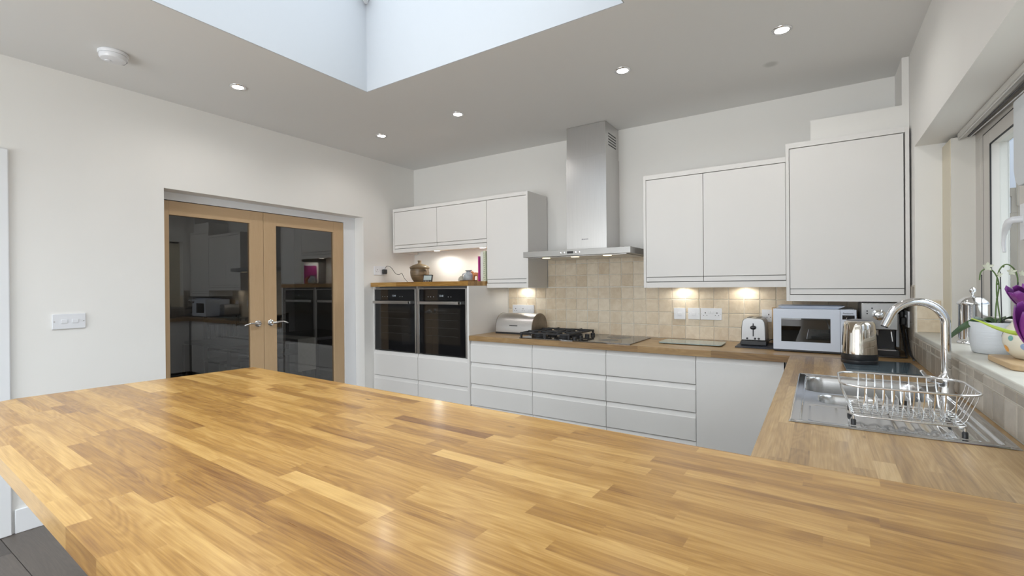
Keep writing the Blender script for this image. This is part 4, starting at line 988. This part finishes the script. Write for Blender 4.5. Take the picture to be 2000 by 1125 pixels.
for pth, w in (([(-.02, .0, .104), (-.05, -.004, .115), (-.080, -.006, .098), (-.108, .0, .070), (-.128, .004, .045)], .014),
               ([(.0, -.01, .105), (.03, .0, .128), (.07, .01, .122), (.10, .02, .10)], .022), ([(-.01, -.01, .105), (-.04, -.03, .125), (-.06, -.05, .120)], .020),
               ([(.01, .01, .105), (.02, .05, .125), (.02, .09, .112)], .022), ([(.0, .0, .105), (-.02, .03, .122), (-.03, .06, .118)], .020)):
    leaf_mesh(spl(pth, 5), w, roll=(-.7 if pth[-1][0] < -.1 else -.25)).build('leaf', M_leaf, op, smooth=60)
st1 = [(.0, .0, .104), (.004, .004, .18), (.012, .006, .25), (.0, .002, .295), (-.02, -.004, .312), (-.038, -.006, .300), (-.042, -.006, .27)]
st2 = [(.016, .0, .104), (.006, .002, .20), (.006, .004, .27), (.016, .006, .312), (.034, .008, .326), (.052, .008, .308), (.060, .006, .275), (.058, .002, .23)]
for st_ in (st1, st2): MB().tube(spl(st_), .0022, 7).build('stem', M_stem, op, smooth=60)
for x, x2, zt in ((-.035, -.035, .29), (.018, .014, .30), (.050, .060, .26)): MB().tube([(x, 0, .10), (x2, 0, zt)], .0016, 6).build('support_stick', mat('stick_dark', (.03, .03, .04), .6), op)
def flower(parent, c_, s, m_=M_petal):
    fl_ = MB()
    for k_ in range(5):
        a = 2*pi*k_/5+.3
        d_ = Vector((cos(a)*.8, -.5+.2*sin(a), sin(a))).normalized(); sd = d_.cross(Vector((0, -1, 0))).normalized(); C_ = Vector(c_)
        fl_.add([C_, C_+d_*s*.5+sd*s*.28, C_+d_*s, C_+d_*s*.5-sd*s*.28, C_+d_*s*.5+Vector((0, .003, 0))], [(0, 1, 4), (1, 2, 4), (2, 3, 4), (3, 0, 4)])
    return fl_.build('flower', m_, parent, smooth=180)
flower(op, (-.022, -.012, .318), .020); flower(op, (.008, -.012, .288), .012); flower(op, (.040, -.010, .298), .017); flower(op, (.066, -.012, .292), .013)
for c_ in ((.012, -.004, .24), (.006, -.004, .255), (.022, -.002, .318), (.005, -.002, .20)): MB().lathe([(0, -.004), (.004, 0), (0, .005)], c_, 8).build('bud', M_stem, op, smooth=60)

wb = thing('serving_board', 'pale wooden board on the sill under the spotted pot', 'board', (.530, 2.120, ZSL+.0005), .0)
MB().prism(rrect(-.052, .085, -.17, .105, .03, 6), 0, .018).build('board', noisy(mat('board_oak', (.48, .33, .18), .5), 4, .15, stretch=(12, 1, 12)), wb, bevel=.003)
sp_ = thing('spotted_pot', 'round cream pot with coloured spots on the wooden board', 'pot', (.566, 2.120, ZSL+.0190))
PR = [(0, 0), (.034, 0), (.040, .003), (.055, .020), (.063, .045), (.063, .065), (.056, .088), (.046, .102), (.043, .108), (.045, .112), (.041, .112), (.038, .100), (0, .098)]
PR = [(r_*1.12, z_*1.08) for r_, z_ in PR]
MB().lathe(PR, n=44).build('body', mat('cream_glaze', (.74, .70, .58), .25), sp_, smooth=50)
def rad_at(z):
    for i in range(len(PR)-1):
        if PR[i][1] <= z <= PR[i+1][1] and PR[i+1][1] > PR[i][1]: return PR[i][0]+(PR[i+1][0]-PR[i][0])*(z-PR[i][1])/(PR[i+1][1]-PR[i][1])
    return .06
cols = [(.45, .12, .30), (.80, .35, .05), (.28, .38, .58), (.05, .04, .02), (.20, .42, .38), (.25, .35, .30)]
for k_, (a, z, ci, rr_) in enumerate(((-118, .072, 0, .0095), (-92, .052, 1, .012), (-122, .040, 2, .0095), (-96, .018, 3, .011), (-150, .062, 4, .008), (-112, .100, 4, .008), (-70, .078, 2, .010), (-60, .04, 0, .010), (-170, .03, 1, .010), (-200, .07, 0, .010), (-30, .06, 3, .010), (0, .04, 4, .010), (40, .065, 1, .010), (80, .05, 2, .010), (120, .06, 3, .01))):
    vs = []; nr = 14
    for i in range(nr+1):
        if i == nr: da, dz = 0, 0
        else: da, dz = rr_*cos(2*pi*i/nr), rr_*sin(2*pi*i/nr)
        z_ = min(.112, max(.004, (z+dz)*1.08)); r_ = rad_at(z_)+.0007; an = radians(a)+da/r_
        vs.append((r_*cos(an), r_*sin(an), z_))
    MB().add(vs, [(i, (i+1) % nr, nr) for i in range(nr)]).build('spot', mat('spot_%s' % 'abcdef'[ci], cols[ci], .3), sp_)

# tulips in a glass vase at the near end of the sink worktop
tv = thing('vase_of_tulips', 'purple tulips with lime green leaves at the near end of the window sill', 'flowers', (.380, 1.14, ZW+.0005))
MB().lathe([(0, 0), (.035, 0), (.036, .004), (.030, .06), (.030, .16), (.034, .19), (.0325, .19), (.028, .16), (.028, .06), (.030, .008), (0, .006)], n=32).build('vase', thin_glass('vase_glass', (.9, .95, .95)), tv, smooth=50)
M_tul = noisy(mat('tulip_petal', (.20, .035, .24), .38), 25, .35, stretch=(1, 1, .3))
M_tleaf = noisy(mat('tulip_leaf', (.42, .56, .07), .45), 10, .15)
def tulip(parent, base, axis, length, width, seed):
    """cup of six petals opening along axis"""
    rnd = random.Random(seed); ax = Vector(axis).normalized(); u_ = ax.orthogonal().normalized(); v_ = ax.cross(u_); B = Vector(base)
    hd_ = None
    for k_ in range(6):
        a0 = 2*pi*k_/6+(.2 if k_ % 2 else 0); inner = .88 if k_ % 2 else 1.0; L_ = length*(1+rnd.uniform(-.06, .06)); m_ = MB(); nu, nv = 9, 11
        def fn(s, t_):
            ang = a0+(s-.5)*1.35*(sin(pi*min(1, t_*.80+.12))**.6)
            rr_ = width*inner*(sin(pi*(t_*.72+.06))**.8)*(.96+.08*abs(s-.5))
            return B+ax*(L_*t_)+(u_*cos(ang)+v_*sin(ang))*rr_
        m_.grid(nu, nv, fn); o = m_.build('petal', M_tul, parent, smooth=180)
        so = o.modifiers.new('thick', 'SOLIDIFY'); so.thickness = .0012
def loc_from_px(px, py, w):
    p = Vector((0, 0, 1.315))+w*(Fv+R2*((px-1000)/FPX)-U2*((py-562.5)/FPX)); return p-Vector((.380, 1.14, ZW+.0005))
h1, h1t = loc_from_px(2034, 690, .95), loc_from_px(2010, 600, .93)
tulip(tv, h1, h1t-h1, (h1t-h1).length*1.02, .0285, 1)
h2, h2t = loc_from_px(2062, 626, 1.04), loc_from_px(1988, 566, 1.02)
tulip(tv, h2, h2t-h2, (h2t-h2).length*1.05, .024, 2)
for hh, d_ in ((h1, h1t-h1), (h2, h2t-h2)):
    MB().tube(spl([(0, 0, .02), (.0, .0, .17), tuple(hh-d_.normalized()*.05+Vector((0, 0, -.01))), tuple(hh)]), .0035, 8).build('stem', M_tleaf, tv, smooth=60)
lf = [Vector((.0, .0, .15)), Vector((.01, .0, .22)), loc_from_px(2040, 655, .95), loc_from_px(1985, 651, .98), loc_from_px(1945, 640, 1.00), loc_from_px(1915, 628, 1.02), loc_from_px(1897, 622, 1.03)]
lq = spl(lf, 5); MB().tube(lq, [max(.0012, .0058*(1-(i/(len(lq)-1))**2.2)) for i in range(len(lq))], 10).build('leaf', M_tleaf, tv, smooth=60)
leaf_mesh(spl([(0, 0, .14), (.02, -.02, .25), (.05, -.05, .30), (.08, -.08, .28)], 5), .014).build('leaf', M_tleaf, tv, smooth=60)

# ================================================================== beyond the glazed doors: dining table and chairs
M_dark = noisy(mat('dark_dining_wood', (.035, .022, .016), .35), 8, .3)
dt = thing('dining_table', 'dark wooden dining table behind the glazed doors', 'table', (-5.30, 3.15, 0))
MB().box(-.50, .50, -.80, .85, .72, .755).build('tabletop', M_dark, dt, bevel=.004)
for x in (-.48, .48):
    for y_ in (-.78, .78): MB().box(x-.035, x+.035, y_-.035, y_+.035, 0, .719).build('leg', M_dark, dt, bevel=.003)
rn = MB(); rn.box(-.15, .503, -.10, .12, .7565, .760).box(.5005, .5045, -.10, .12, .40, .760)
rn = rn.build('table_runner', noisy(mat('runner_cloth', (.50, .47, .40), .9), 40, .1, .3)); rn.location = (-5.30, 3.15, 0); tag(rn, 'pale cloth runner over the dark dining table', 'table runner')
def dchair(loc, rz, label):
    r = thing('dining_chair', label, 'chair', loc, rz, 'dark chairs around the dining table')
    MB().box(-.21, .21, -.21, .21, .44, .475).build('seat', M_dark, r, bevel=.006)
    for x in (-.19, .19):
        MB().box(x-.018, x+.018, -.205, -.17, 0, .439).build('leg', M_dark, r); MB().box(x-.018, x+.018, .175, .21, 0, .439).build('leg', M_dark, r)
        MB().box(x-.016, x+.016, .18, .208, .476, .98).build('back_post', M_dark, r)
    MB().box(-.173, .173, .183, .205, .88, .965).build('top_rail', M_dark, r, bevel=.004); MB().box(-.173, .173, .185, .203, .56, .60).build('lower_rail', M_dark, r)
    for i in range(5): MB().box(-.14+i*.07-.012, -.14+i*.07+.012, .189, .199, .601, .879).build('back_slat', M_dark, r)
    return r
ch = dchair((-6.05, 3.62, 0), pi/2, 'dark slatted dining chair on the far side of the table, nearer the back wall')
dup(ch, (-6.05, 2.95, 0), 'dark slatted dining chair on the far side of the table, nearer the left door jamb')

# ================================================================== outside the side window: timber fence with open trellis top
M_fence = noisy(mat('grey_fence_timber', (.17, .15, .125), .85), 5, .25, .3, 40, stretch=(6, 6, 1))
fe = thing('garden_fence', 'grey brown timber fence with open trellis top outside the window', 'fence', (0, 6.0, -.1))
for i in range(16): MB().box(.95+i*.15, .95+i*.15+.143, 0, .022, 0, 1.96).build('board', M_fence, fe)
for z in (1.965, 2.19): MB().box(.95, 3.35, -.01, .030, z, z+.075).build('rail', M_fence, fe)
for i in range(9): MB().box(1.195+i*.27, 1.255+i*.27, -.012, .032, 2.041, 2.189).build('slat', M_fence, fe)
MB().box(1.49, 1.52, -.03, -.012, 2.10, 2.48).build('post_end', M_fence, fe)
